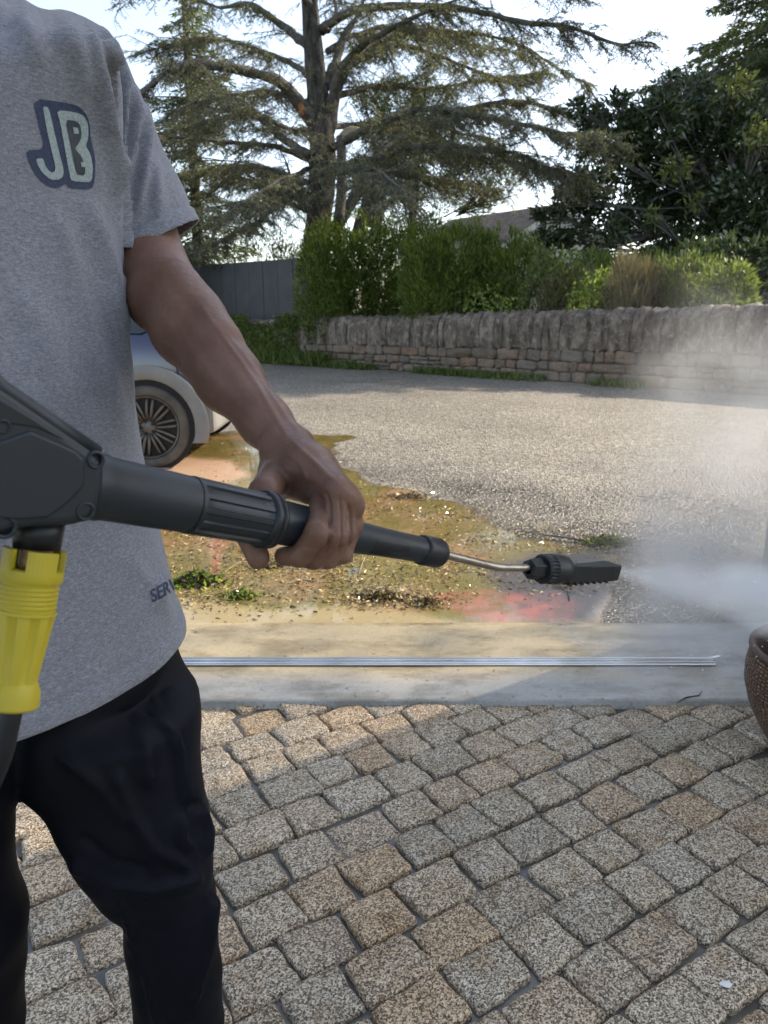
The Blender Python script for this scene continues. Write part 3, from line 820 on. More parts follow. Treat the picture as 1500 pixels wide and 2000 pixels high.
shrub('back_hedge', 'dark shrubbery under the evergreen tree at the right edge', 1320, 1640, 470, 3.4, 2.0, 24000, 'broad', .14, .06, seed=23, lobes=6, up=.2, cat='hedge')

# ------------------------------------------------------------------ trees
def px_path(pts, depth):
    out = []
    for p in pts: out.append(P(p[0], p[1], depth+(p[2] if len(p) > 2 else 0)))
    return out
def smooth_path(pts, n, wob=0, seed=0):
    pts = np.array(pts, float); m_ = len(pts)
    if m_ < 3: t = np.linspace(0, 1, n)[:, None]; out = pts[0]*(1-t)+pts[-1]*t
    else:
        q = np.vstack([2*pts[0]-pts[1], pts, 2*pts[-1]-pts[-2]]); out = []
        for t in np.linspace(0, m_-1-1e-6, n):
            i_ = int(t); f = t-i_; a, b, c_, d = q[i_], q[i_+1], q[i_+2], q[i_+3]
            out.append(.5*((2*b)+(-a+c_)*f+(2*a-5*b+4*c_-d)*f*f+(-a+3*b-3*c_+d)*f**3))
        out = np.array(out)
    if wob: out = out + wob*np.stack([fbm(out*1.3+seed, 3), fbm(out*1.3+seed+9, 3), fbm(out*1.3+seed+17, 3)], 1)
    return out
def cedar():
    D0 = 18.0; rg = np.random.default_rng(5)
    base = P(618, 705, D0); base[2] = -.09
    rt = empty('cedar_tree', base, 'large old spreading cedar with furrowed grey trunk and sparse needles behind the hedge', 'tree')
    tr = [(617,715),(618,600),(617,480),(624,400),(630,320),(625,240),(616,140),(607,30),(602,-120),(600,-300),(598,-520)]
    tp_ = smooth_path(px_path(tr, D0), 44); tp_[0][2] = -.12
    rad = np.interp(np.linspace(0, 1, 44), [0, .1, .25, .38, .5, .62, .8, 1], [.43, .34, .30, .31, .27, .23, .16, .05])
    seg = 22; V = []
    for i_, (p, r_) in enumerate(zip(tp_, rad)):
        for k in range(seg):
            th = 2*math.pi*k/seg
            rr_ = r_*(1+.10*math.sin(3*th+i_*.12)+.06*math.sin(7*th-i_*.2)+.07*rg.normal()*.6)
            V.append(p+rr_*np.array((math.cos(th), math.sin(th), 0)))
    Q = [(i_*seg+k, i_*seg+(k+1) % seg, (i_+1)*seg+(k+1) % seg, (i_+1)*seg+k) for i_ in range(43) for k in range(seg)]
    link('trunk', mesh_np('trunk', np.array(V), np.array(Q), True), M['trunk'], rt)
    limbs = [  # pixel path with depth offsets, start radius, foliage density
        ([(622,250,0),(592,212,-.3),(545,163,-.8),(480,140,-1.3),(400,128,-1.8),(335,138,-2.2),(288,168,-2.5),(245,225,-2.7)], .19, 1),
        ([(606,95,0),(565,58,.4),(522,30,.7),(478,6,1),(420,12,1.4),(360,-10,1.8)], .13, .6),
        ([(632,170,0),(668,85,.3),(700,30,.5),(722,-40,.8)], .15, .4),
        ([(640,215,0),(662,140,-.5),(700,95,-1),(765,52,-1.6),(835,22,-2.1),(920,-15,-2.6)], .13, 1),
        ([(645,260,0),(668,150,.2),(712,112,.3),(780,90,.3),(850,108,.2),(925,138,.1),(1010,158,0)], .12, 1),
        ([(608,310,0),(560,278,.5),(505,232,1),(440,228,1.4),(360,250,1.8),(290,265,2.1)], .13, 1.2),
        ([(606,312,0),(540,286,-.8),(450,280,-1.5),(330,268,-2.2),(240,285,-2.7)], .08, 1),
        ([(612,432,0),(583,385,-.2),(562,325,-.4),(548,300,-.5)], .07, .15),
        ([(600,412,0),(545,394,-.7),(480,402,-1.2),(410,430,-1.6)], .06, 1),
        ([(575,350,0),(525,415,1),(470,452,1.6),(395,488,2.1),(340,510,2.6)], .10, 1.4),
        ([(655,445,.3),(695,385,1),(730,312,1.6),(790,262,2.1),(880,222,2.5),(980,202,2.8),(1080,212,3),(1190,252,3.1)], .17, 1.5),
        ([(725,440,1),(738,340,1.2),(800,290,1.3),(900,300,1.2),(1000,318,1.1),(1110,335,1)], .13, 1.5),
        ([(628,60,0),(695,22,-.8),(800,10,-1.5),(950,26,-2.2),(1100,55,-2.7),(1200,82,-3),(1275,80,-3.2)], .11, .9),
        ([(640,150,0),(760,70,1.1),(900,60,2),(1020,92,2.6),(1150,170,3)], .10, 1.2),
        ([(640,290,0),(740,240,-1.5),(850,215,-2.6),(960,235,-3.4),(1060,250,-4),(1190,275,-4.5)], .11, 1.5),
        ([(645,340,0),(760,300,-1.4),(880,290,-2.6),(1000,300,-3.4),(1130,345,-4.2)], .09, 1.5),
        ([(650,330,0),(770,330,2),(870,350,3),(980,370,4)], .09, 1.4),
        ([(600,200,0),(520,180,1.8),(430,190,3),(330,220,4)], .09, 1.3),
        ([(610,360,0),(520,330,1.8),(430,330,3),(330,350,4)], .09, 1.5),
        ([(612,20,0),(560,-40,-.8),(470,-70,-1.6),(360,-60,-2.4),(250,-20,-3)], .10, 1.1),
        ([(600,-80,0),(700,-120,-1),(850,-110,-2),(1010,-60,-2.8),(1130,-10,-3.2)], .11, .8),
        ([(600,-60,0),(680,-120,1),(800,-150,2),(950,-120,3)], .10, .8),
        ([(602,-150,0),(520,-210,1),(400,-220,1.6),(280,-180,2.2)], .10, 1.0),
        ([(600,-250,0),(720,-300,-1),(860,-290,-1.6),(1000,-240,-2)], .09, 1.0),
        ([(606,150,0),(540,110,1.5),(450,80,2.6),(350,85,3.4),(280,110,4)], .08, 1.2),
        ([(608,260,0),(540,240,-2),(450,200,-3.2),(370,200,-4)], .07, 1.1),
        ([(606,390,0),(540,370,2),(460,350,3.4),(380,400,4.6)], .07, 1.2),
        ([(645,190,0),(740,170,1.8),(860,170,3.2),(980,150,4.2),(1080,140,5)], .09, 1.2),
        ([(640,100,0),(720,60,2),(830,60,3.4),(930,90,4.6),(1040,110,5.4)], .08, 1.2),
        ([(640,250,0),(760,240,3),(900,260,5),(1010,300,6)], .08, 1.3),
        ([(640,60,0),(655,20,1),(640,-60,2),(660,-140,3)], .07, .5),
        ([(628,330,0),(700,320,-3),(760,350,-4.5),(800,390,-5.5)], .07, 1.2),
        ([(600,330,0),(560,350,-2),(500,380,-3.4),(440,420,-4.4)], .07, 1.2),
    ]
    tw0, tw1, twr = [], [], []; tufts = []; tdir = []
    for li, (pts, r0, dens) in enumerate(limbs):
        path = smooth_path(px_path(pts, D0), 22+2*len(pts), .10, li)
        path[0] = px_path(pts[:1], D0)[0]
        n = len(path); rd = r0*(1-np.linspace(0, 1, n)**.8*.86)
        mb = MB(); mb.tube(path, list(rd*(1+.08*rg.normal(size=n))), 9); mb.build('limb', M['bark'], rt)
        seglen = np.linalg.norm(np.diff(path, axis=0), axis=1); tot = seglen.sum(); cum = np.concatenate([[0], np.cumsum(seglen)])
        ns = int(tot/.095*dens)
        for _ in range(ns):
            u = rg.uniform(.10, 1)**.8*tot; j = min(np.searchsorted(cum, u)-1, n-2); j = max(j, 0)
            p = path[j]+(path[j+1]-path[j])*((u-cum[j])/(seglen[j]+1e-9)); t = path[j+1]-path[j]; t /= np.linalg.norm(t)
            side = rg.choice((-1, 1)); hor = np.cross(t, (0, 0, 1.0)); hor /= np.linalg.norm(hor)+1e-9
            d = hor*side*rg.uniform(.5, 1.1)+t*rg.uniform(.2, 1.1)+np.array((0, 0, rg.uniform(-.45, .35)))
            d /= np.linalg.norm(d)
            ln = rg.uniform(.45, 1.6)*(1.15-.5*u/tot)*(.8 if dens < .7 else 1)
            m_ = 6; q = p.copy(); dd = d.copy(); prev = q
            sub = [q]
            for a in range(m_):
                dd = dd+np.array((0, 0, -.09))+rg.normal(size=3)*.15; dd /= np.linalg.norm(dd)
                q = q+dd*ln/m_; sub.append(q)
            sub = np.array(sub)
            for a in range(m_):
                tw0.append(sub[a]); tw1.append(sub[a+1]); twr.append((.012*(1-a/m_)+.004))
            # twiglets with needle tufts
            for a in range(1, m_+1):
                for _k in range(3):
                    h = rg.uniform(-.35, .1, 1)[0]
                    s2 = np.cross(dd, (0, 0, 1.0)); s2 /= np.linalg.norm(s2)+1e-9
                    e = s2*rg.choice((-1, 1))*rg.uniform(.4, 1)+dd*rg.uniform(.1, 1)+np.array((0, 0, h)); e /= np.linalg.norm(e)
                    l2 = rg.uniform(.10, .34); b = sub[a]+(sub[a-1]-sub[a])*rg.random(); c2 = b+e*l2+np.array((0, 0, -.03))
                    tw0.append(b); tw1.append(c2); twr.append(.0055)
                    nt_ = 5
                    if rg.random() < (.72 if dens > .3 else .2):
                        for z_ in range(nt_):
                            tufts.append(b+(c2-b)*(z_+rg.random())/nt_); tdir.append(e)
    tw0 = np.array(tw0); tw1 = np.array(tw1); twr = np.array(twr)
    V, Q = sticks(tw0, tw1, twr, twr*.6); link('twigs', mesh_np('twigs', V, Q), M['bark'], rt)
    T = np.array(tufts); E = np.array(tdir)
    T = np.repeat(T, 2, 0); E = np.repeat(E, 2, 0)
    dn = E*.7+rg.normal(size=T.shape)*.7+np.array((0, 0, .22))
    V, Q = leaf_quads(T, dn, rg.uniform(.03, .075, len(T)), rg.uniform(.010, .020, len(T)), rg)
    link('crown', mesh_np('crown', V, Q), M['cedar'], rt)
    # broken limb stub, dead leaning stem and torn wood
    mb = MB().tube(smooth_path(px_path([(662,432),(668,380),(667,320),(666,268)], D0-.5), 14, .04, 3), [.12]*7+[.11]*7, 10); mb.build('broken_limb', M['bark'], rt)
    mb = MB().tube(smooth_path(px_path([(664,278),(680,258),(702,256),(716,262)], D0-.5), 8, .02, 5), [.11,.12,.12,.11,.09,.07,.04,.015], 9); mb.build('broken_end', M['dead'], rt)
    mb = MB().tube(smooth_path(px_path([(568,172),(576,182),(586,202),(592,226)], D0-.45), 8, .02, 8), [.008,.05,.06,.08,.09,.08,.06,.02], 7); mb.build('torn_wood', M['torn'], rt)
    mb = MB().tube(smooth_path(px_path([(700,470),(708,420),(735,330),(745,280)], D0+1.0), 12, .06, 3), list(np.linspace(.17, .08, 12)), 9); mb.build('limb', M['bark'], rt)
    mb = MB().tube(smooth_path(px_path([(728,470),(742,410),(748,350),(790,300)], D0+1.6), 12, .06, 9), list(np.linspace(.14, .07, 12)), 9); mb.build('limb', M['bark'], rt)
    return len(T)
n_ced = cedar()

def spruce(name, label, px, depth, ztop, zbot, rbase, nwh, mt, seed, droop=.35, dens=1.0, trunk_r=.22, L=.10, W=.03):
    rg = np.random.default_rng(seed)
    b = P(px, 607, depth); b[2] = -.09
    rt = empty(name, b, label, 'tree')
    mb = MB().tube([b, b+(0, 0, ztop*.5), b+(0, 0, ztop)], [trunk_r, trunk_r*.6, .02], 10); mb.build('trunk', M['bark'], rt)
    A, B_, rr_ = [], [], []; T, E = [], []
    for k in range(nwh):
        f = k/(nwh-1); z = zbot+(ztop-zbot)*f
        ln = rbase*(1-f)**.85+.15
        for j in range(rg.integers(6, 9)):
            th = rg.uniform(0, 2*math.pi); l = ln*rg.uniform(.7, 1.15); d = np.array((math.cos(th), math.sin(th), rg.uniform(-.1, .25)))
            q = b+(0, 0, z+rg.uniform(-.15, .15)); m_ = 7; pts = [q]
            for a in range(m_):
                d = d+np.array((0, 0, -droop/m_*(1.5-a/m_*2.4))); d /= np.linalg.norm(d); q = q+d*l/m_; pts.append(q)
            for a in range(m_):
                A.append(pts[a]); B_.append(pts[a+1]); rr_.append(.03*(1-a/m_)+.006)
                nn = int(26*l/m_*dens/.25*1.0)
                s_ = np.cross(d, (0, 0, 1.0)); s_ /= np.linalg.norm(s_)
                for c_ in range(nn):
                    u = rg.random(); base = pts[a]+(pts[a+1]-pts[a])*u
                    wdt = .12+.32*l*.5*math.sin(math.pi*min(1, (a+u)/m_+.12))
                    off = rg.uniform(-1, 1)
                    T.append(base+s_*off*wdt+d*abs(off)*wdt*.5+np.array((0, 0, -abs(off)*wdt*.4-rg.random()*.10))); E.append(s_*np.sign(off)*.6+d*.8+np.array((0, 0, -.3)))
    V, Q = sticks(np.array(A), np.array(B_), np.array(rr_), np.array(rr_)*.7); link('branches', mesh_np('branches', V, Q), M['bark'], rt)
    T = np.array(T); E = np.array(E); E = E+rg.normal(size=E.shape)*.45
    V, Q = leaf_quads(T, E, rg.uniform(L*.6, L*1.5, len(T)), rg.uniform(W*.7, W*1.4, len(T)), rg)
    link('crown', mesh_np('crown', V, Q), M[mt], rt); return rt
spruce('spruce_tree', 'slender drooping spruce showing through the cedar boughs left of its trunk', 395, 24, 13.0, .8, 2.3, 34, 'spruce', 31, L=.15, W=.045, dens=.6)
spruce('spruce_tree', 'shorter drooping spruce behind the sleeve and the grey fence', 300, 22, 6.4, .6, 2.6, 18, 'spruce', 36, L=.15, W=.045, dens=.75)
spruce('dark_conifer', 'tall dark conifer at the top right corner of the picture', 1500, 21, 17.5, 1.4, 5.6, 60, 'pine', 33, droop=.55, L=.17, W=.04, dens=1.5, trunk_r=.33)

def clump_tree(name, label, trunk, depth, clumps, mt, seed, nleaf, L, W, mt2=None, depth_r=1.0, trunk_r=.2, up=.25):
    """clumps: (px, py, radius px, depth offset)"""
    rg = np.random.default_rng(seed)
    b = P(trunk[0][0], 607, depth); b[2] = -.09
    rt = empty(name, b, label, 'tree')
    tp_ = smooth_path([b]+px_path(trunk, depth), 14, .05, seed); mb = MB().tube(tp_, list(np.linspace(trunk_r, trunk_r*.3, 14)), 10); mb.build('trunk', M['bark'], rt)
    Ps, Ds, A, B_ = [], [], [], []; yP, yD = [], []
    tot = sum(c[2]**2 for c in clumps)
    for c in clumps:
        cen = P(c[0], c[1], depth+c[3]); r_ = c[2]/F*depth; n = int(nleaf*c[2]**2/tot)
        v = rg.normal(size=(n, 3)); v /= np.linalg.norm(v, axis=1, keepdims=True)
        rad = rg.random(n)**.45*(1+.35*fbm(v*2.5+c[0]*.1, 3))
        Pp = cen+v*(rad*r_)[:, None]*np.array((1, depth_r, .85)); kp = vnoise(Pp*2.6+seed) > .40
        Pp, v_ = Pp[kp], v[kp]
        (yP if len(c) > 4 and mt2 else Ps).append(Pp[:len(Pp)//4] if len(c) > 4 else Pp)
        (yD if len(c) > 4 and mt2 else Ds).append((v_*(0 if len(c) > 4 else .7)+rg.normal(size=v_.shape)*.8+np.array((0, 0, up)))[:len(Pp)//4 if len(c) > 4 else None])
        st = tp_[rg.integers(4, 14)]
        mid = (st+cen)/2+(0, 0, -.15)
        A += [st, mid]; B_ += [mid, cen]
        for _ in range(8):
            e = cen+rg.normal(size=3)*r_*.5; A.append(mid+(cen-mid)*rg.random()); B_.append(e)
    V, Q = sticks(np.array(A), np.array(B_), .03, .012); link('branches', mesh_np('branches', V, Q), M['bark'], rt)
    Pp = np.concatenate(Ps); Dd = np.concatenate(Ds)
    V, Q = leaf_quads(Pp, Dd, rg.uniform(L*.6, L*1.4, len(Pp)), rg.uniform(W*.7, W*1.3, len(Pp)), rg)
    link('crown', mesh_np('crown', V, Q), M[mt], rt)
    if yP:
        Pp = np.concatenate(yP); Dd = np.concatenate(yD)
        V, Q = leaf_quads(Pp, Dd, rg.uniform(L*.6, L*1.4, len(Pp)), rg.uniform(W*.7, W*1.3, len(Pp)), rg)
        link('yellow_leaves', mesh_np('yellow_leaves', V, Q), M[mt2], rt)  # yellow-tinted leaves of the marked clumps
    return rt
rg = np.random.default_rng(77)
cl = [(730,200,42,0),(775,185,45,.5),(820,180,40,0),(860,210,45,.4),(740,250,50,0),(800,250,60,.6),(860,280,60,0),(900,330,60,.3),(780,330,60,0),(850,370,60,.6),(930,390,45,0),(720,320,40,.5),(700,390,40,0),(790,400,50,.4),(980,360,40,0),(700,180,20,0),(835,140,24,0)]
clump_tree('pine_tree', 'rounded grey-green pine behind the right side of the cedar', [(800,520),(805,420),(815,300),(810,180)], 23, cl, 'pine', 41, 42000, .12, .026, up=.5)
cl = []
for c in [(1120,430,50),(1080,470,38),(1150,370,55),(1180,300,50),(1230,260,50),(1200,210,34),(1160,240,34),(1290,230,55),(1340,200,60),(1250,330,60),(1310,310,62),(1380,280,62),(1440,240,55),(1480,310,60),(1230,420,60),(1300,400,60),(1370,380,65),(1440,390,65),(1500,420,60),(1180,460,45),(1270,470,50),(1360,460,55),(1450,460,55),(1540,350,60),(1060,410,22),(1550,470,60),(1110,390,26),(1130,210,20),(1300,160,22),(1385,190,34)]:
    cl.append((c[0], c[1], c[2], rg.uniform(-1, 1)))
for c in [(1320,330,34),(1360,395,27),(1480,270,37),(1440,165,34),(1275,420,23)]:
    cl.append((c[0], c[1], c[2], -1.3, 'y'))
clump_tree('evergreen_tree', 'dark glossy broad-leaved evergreen tree with a few yellow leaf clusters at the right', [(1410,560),(1415,470),(1400,380),(1350,290)], 17, cl, 'broad', 43, 34000, .17, .065, 'broad_y', trunk_r=.17, up=.1)

# unseen tree added right of the view to dapple the light over the yard
def dapple_tree():
    rg = np.random.default_rng(55); b = np.array((11.6, 8.0, -.09))
    rt = empty('dapple_tree', b, 'unseen loose-crowned tree added beyond the wall outside the right edge to dapple the yard light', 'tree')
    tp_ = smooth_path([b, b+(.1, 0, 3), b+(-.2, .1, 6), b+(.1, -.1, 9.5)], 14, .08, 3); MB().tube(tp_, list(np.linspace(.19, .05, 14)), 10).build('trunk', M['bark'], rt)
    Ps, Ds, A, B_ = [], [], [], []
    for _ in range(15):
        a = rg.uniform(0, 2*math.pi); rr = 2.4*rg.random()**.5; cen = b+np.array((rr*math.cos(a), rr*math.sin(a), rg.uniform(5.2, 10.6)-rr*.3))
        n = 260; v = rg.normal(size=(n, 3)); v /= np.linalg.norm(v, axis=1, keepdims=True)
        Ps.append(cen+v*(rg.random(n)**.4*rg.uniform(.35, .75))[:, None]); Ds.append(v*.6+rg.normal(size=v.shape)*.6)
        st = tp_[min(13, 5+rg.integers(0, 8))]; A.append(st); B_.append(cen)
    V, Q = sticks(np.array(A), np.array(B_), .04, .01); link('branches', mesh_np('branches', V, Q), M['bark'], rt)
    Pp, Dd = np.concatenate(Ps), np.concatenate(Ds); V, Q = leaf_quads(Pp, Dd, rg.uniform(.09, .16, len(Pp)), rg.uniform(.05, .09, len(Pp)), rg)
    link('crown', mesh_np('crown', V, Q), M['shrub_g'], rt)
dapple_tree()

# weeds along the foot of the wall
rg = np.random.default_rng(91)
parts = []
s_ = np.concatenate([rg.uniform(-3, 3.6, 9000), rg.uniform(3, 12, 4200)]); nse = vnoise(np.stack([s_*1.3, s_*0, s_*0], 1))
kp = nse > np.where(s_ < 3.6, .22, .52); s_ = s_[kp]
off = .02+np.abs(rg.normal(size=len(s_)))*.16
Pb = np.stack([wl0[0]+wdir[0]*s_+wn[0]*off, wl0[1]+wdir[1]*s_+wn[1]*off, np.full(len(s_), -.01)], 1)
hz = np.where(s_ < 2.6, rg.uniform(.1, .42, len(s_)), rg.uniform(.05, .2, len(s_)))
V, Q = leaf_quads(Pb, rg.normal(size=Pb.shape)*.35+np.array((0, 0, 1)), hz, rg.uniform(.012, .04, len(s_)), rg)
o = link('weeds', mesh_np('weeds', V, Q), M['grass']); props(o, 'green weeds and grass growing along the foot of the stone wall', 'weeds', kind='stuff')
n = 11000; s_ = rg.uniform(-5.5, 1.6, n); z_ = rg.uniform(.0, 1.1, n); kp = (vnoise(np.stack([s_*1.6, z_*2, s_*0], 1)) > .25+.25*np.clip((s_+1)/2.5, 0, 1)); s_, z_ = s_[kp], z_[kp]
Pb = np.stack([wl0[0]+wdir[0]*s_+wn[0]*.06, wl0[1]+wdir[1]*s_+wn[1]*.06, z_], 1)
V, Q = leaf_quads(Pb, rg.normal(size=Pb.shape)*.7+np.array((wn[0]*.4, wn[1]*.4, .1)), rg.uniform(.05, .12, len(s_)), rg.uniform(.03, .06, len(s_)), rg)
o = link('ivy', mesh_np('ivy', V, Q), M['grass']); props(o, 'mossy ivy leaves hanging over the left end of the stone wall', 'ivy', kind='stuff')

# ------------------------------------------------------------------ fence behind the wall
fc, _s = behind(606, 1.0); c2, _s = behind(330, 1.6)
Yf0 = fc[1]; zt0 = PY(604, 503, fc[1])[2]; zt1 = zt0
fe = empty('panel_fence', (fc[0], fc[1], -.09), 'dark grey fence of smooth upright panels behind the left end of the wall', 'fence')
A_ = np.array((fc[0], fc[1])); B_ = np.array((c2[0], c2[1]-.4)); fd = (B_-A_)/np.linalg.norm(B_-A_); fa = math.atan2(fd[1], fd[0])
Lp = .60
for k in range(12):
    c = A_+fd*(k+.5)*Lp; zt = zt0
    mb = MB().box((c[0], c[1]+(.0 if k % 2 else .014), (zt-.09)/2), (Lp-.012, .03, zt+.09), Matrix.Rotation(fa, 3, 'Z')); mb.build('fence_panel', M['fence'], fe, .004, 1)
for k in range(0, 13, 3):
    c = A_+fd*k*Lp+np.array((0, .07)); mb = MB().box((c[0], c[1], (zt0-.09)/2), (.07, .07, zt0+.05), Matrix.Rotation(fa, 3, 'Z')); mb.build('fence_post', M['fence'], fe, .004, 1)

# ------------------------------------------------------------------ house behind
HD = 34.0
hx0, hx1 = P(1000, 500, HD)[0], P(1140, 500, HD)[0]; hy = PY(1055, 500, HD)[1]
hb = empty('house', (hx1, hy, -.09), 'pale rendered house with a low tiled roof between hedge and evergreen tree', 'house')
apex = PY(1058, 400, hy); eL = PY(985, 455, hy); eR = PY(1135, 462, hy)
gx0, gx1 = PY(1000, 455, hy)[0], eR[0]+1.2
zr = apex[2]; ze = eL[2]-.25
gy = hy
mb = MB(); mb.prism([(gx0, gy, -.1), (gx1, gy, -.1), (gx1, gy, ze), ((gx0+gx1)/2, gy, zr-.12), (gx0, gy, ze)], (0, .25, 0)); mb.build('gable_wall', M['plaster'], hb)
wd = (-14.0, 9.0)   # the long side runs back to the left
dv = np.array((-4.2, 6.0, 0))
mb = MB(); mb.prism([(gx0, gy+.05, -.1), (gx0, gy+.05, ze), (gx0+dv[0], gy+dv[1], ze), (gx0+dv[0], gy+dv[1], -.1)], (.25, .25, 0)); mb.build('side_wall', M['plaster'], hb)
mid = (gx0+gx1)/2
rsl = np.array((gx0-.5, gy-.3, ze-.25)); rrd = np.array((mid, gy-.3, zr+.02))
nrows = 16
for k in range(nrows):
    a = rsl+(rrd-rsl)*(k/nrows); b = rsl+(rrd-rsl)*((k+1.12)/nrows); up_ = np.array((-.02, 0, .055))
    mb = MB(); mb.add([a+up_, b+up_*.2, b+up_*.2+dv, a+up_+dv, a, a+dv], [(0,1,2,3), (4,0,3,5)]); mb.build('tile_row', M['rooftile'], hb)
mb = MB(); r2 = np.array((gx1+.5, gy-.3, ze-.25)); mb.add([rrd, r2, r2+dv, rrd+dv], [(0,1,2,3)]); mb.build('roof_slope', M['rooftile'], hb)
mb = MB()
mb.prism([rsl+(0,-.02,.0), rrd+(0,-.02,.0), rrd+(0,-.02,-.28), rsl+(0,-.02,-.28)], (0, .08, 0)); mb.build('barge_board', M['plaster'], hb)
mb = MB(); mb.prism([rrd+(0,-.02,0), r2+(0,-.02,0), r2+(0,-.02,-.28), rrd+(0,-.02,-.28)], (0, .08, 0)); mb.build('barge_board', M['plaster'], hb)
wx = PY(1100, 460, hy)
mb = MB().box((wx[0], gy-.02, wx[2]-.1), (1.1, .08, .9)); wf = mb.build('window', M['plaster'], hb)
mb = MB().box((wx[0], gy-.05, wx[2]-.1), (.9, .06, .7)); mb.build('pane', M['glass'], wf)

# ------------------------------------------------------------------ parked car
wc = G(300, 915); CX, CY = wc[0]-.02, wc[1]+.11; WR = .322
car = empty('parked_car', (CX-1.2, CY+.8, 0), 'dark blue car with dusty beige wheel-arch trim parked behind the man', 'car')
st = [  # x from rear(0) to front(-), sill, belt, shoulder, roof z, half width belt, half width roof
    (.42, .42, .80, .86, .88, .62, .55), (.40, .27, .82, .92, 1.02, .78, .62), (.28, .24, .84, .97, 1.22, .85, .64), (.06, .22, .86, 1.00, 1.40, .875, .66),
    (-.35, .22, .86, 1.00, 1.47, .885, .67), (-.95, .22, .86, 1.00, 1.50, .885, .67), (-1.55, .22, .86, .99, 1.47, .885, .66),
    (-2.05, .22, .85, .97, 1.30, .88, .62), (-2.45, .22, .84, .95, 1.03, .87, .66), (-2.95, .24, .80, .90, .95, .85, .60), (-3.25, .26, .70, .78, .82, .78, .5), (-3.36, .40, .58, .64, .66, .62, .4)]
V, Q = [], []; yc = CY+.80; tck = 16
for (x, zs, zb, zh, zr_, hb_, hr_) in st:
    half = [(0, zs), (hb_*.9, zs), (hb_*.985, zs+.10), (hb_, (zs+zb)/2), (hb_*.995, zb), (hb_*.955, zh), (hr_, zr_-.07), (hr_*.88, zr_-.01), (0, zr_+.015)]
    ring = half+[(-a, b) for a, b in half[-2:0:-1]]
    for a, b in ring: V.append((CX+x, yc-a, b))
tck = len(ring)
for i_ in range(len(st)-1):
    for k in range(tck): Q.append((i_*tck+k, i_*tck+(k+1) % tck, (i_+1)*tck+(k+1) % tck, (i_+1)*tck+k))
mb = MB(); mb.add(V, Q, True); mb.add(V[:tck], [tuple(range(tck))[::-1]]); mb.add(V[-tck:], [tuple(range(tck))])
body = mb.build('body', M['carblue'], car)
mm = body.modifiers.new('s', 'SUBSURF'); mm.levels = 2; mm.render_levels = 2
def on_side(x, z, off=.006):
    st_ = sorted(st, key=lambda q: q[0]); xs = [q[0] for q in st_]
    ii = lambda c_: np.interp(x, xs, [q[c_] for q in st_])
    zs, zb, zh, zr_, h1, h2 = (ii(c_) for c_ in range(1, 7))
    y = np.interp(z, [zs, zs+.10, (zs+zb)/2, zb, zh, zr_-.07], [h1*.9, h1*.985, h1, h1*.995, h1*.955, h2])
    return (CX+x, yc-y-off, z)
for sgn, nm in ((1, 'n'), (-1, 'f')):
    def mir(p): return p if sgn == 1 else (p[0], 2*yc-p[1], p[2])
    for quad in ([(-.02, 1.03), (-.60, 1.03), (-.60, 1.36), (-.10, 1.32), (.12, 1.10)], [(-.66, 1.03), (-1.62, 1.02), (-1.95, 1.10), (-1.60, 1.36), (-.66, 1.37)]):
        mb = MB(); pts = [mir(on_side(x, z, .008)) for x, z in quad]; mb.prism(pts, (0, .006*sgn, 0)); mb.build('side_window', M['glass'], car)
    # wheel arch trim: flared half ring
    for wx_ in (0, -2.52):
        ths = np.linspace(R(-24), R(204), 30); V = []; Q = []
        for t in ths:
            for (r_, o_) in ((.360, -.10), (.362, .008), (.372, .026), (.455, .020), (.475, .004)):
                x_, z_ = wx_+r_*math.cos(t), .325+r_*math.sin(t); z_ = max(z_, .20)
                V.append(mir((CX+x_, yc-.885-o_, z_)) if True else None)
        for i_ in range(29):
            for k in range(4): Q.append((i_*5+k, i_*5+k+1, (i_+1)*5+k+1, (i_+1)*5+k))
        mb = MB(); mb.add(V, Q, True); mb.build('arch_trim', M['cladding'], car)
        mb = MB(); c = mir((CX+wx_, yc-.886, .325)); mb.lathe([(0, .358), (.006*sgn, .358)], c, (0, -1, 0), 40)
        n_ = 40; mb.add([(c[0]+.358*math.cos(2*math.pi*k/n_), c[1]-.003*sgn, c[2]+.358*math.sin(2*math.pi*k/n_)) for k in range(n_)], [tuple(range(n_))]); mb.build('wheel_well_shade', M['black'], car)  # flat black disc painted in for the dark hollow behind the wheel
    mb = MB(); mb.prism([mir(on_side(x, z, .012)) for x, z in ((-.44, .24), (-2.1, .24), (-2.1, .36), (-.44, .36))], (0, .02*sgn, 0)); mb.build('sill_trim', M['cladding'], car)
    mb = MB(); mb.prism([mir(on_side(x, z, .03)) for x, z in ((.34, .30), (.39, .26), (.41, .56), (.37, .60), (.30, .58))], (0, .05*sgn, 0)); mb.build('bumper_corner', M['cladding'], car, .02)
mb = MB(); mb.box((CX+.435, yc, .42), (.10, 1.5, .34)); mb.build('rear_bumper', M['cladding'], car, .04)
mb = MB(); mb.box((CX-3.36, yc, .40), (.10, 1.35, .32)); mb.build('front_bumper', M['cladding'], car, .04)
for sg in (-1, 1):
    mb = MB().box((CX+.385, yc+sg*.66, .88), (.05, .16, .2)); mb.build('tail_light', M['lamp_red'], car, .02)
    mb = MB().box((CX-3.22, yc+sg*.60, .70), (.12, .22, .14)); mb.build('headlight', M['lamp_white'], car, .03)
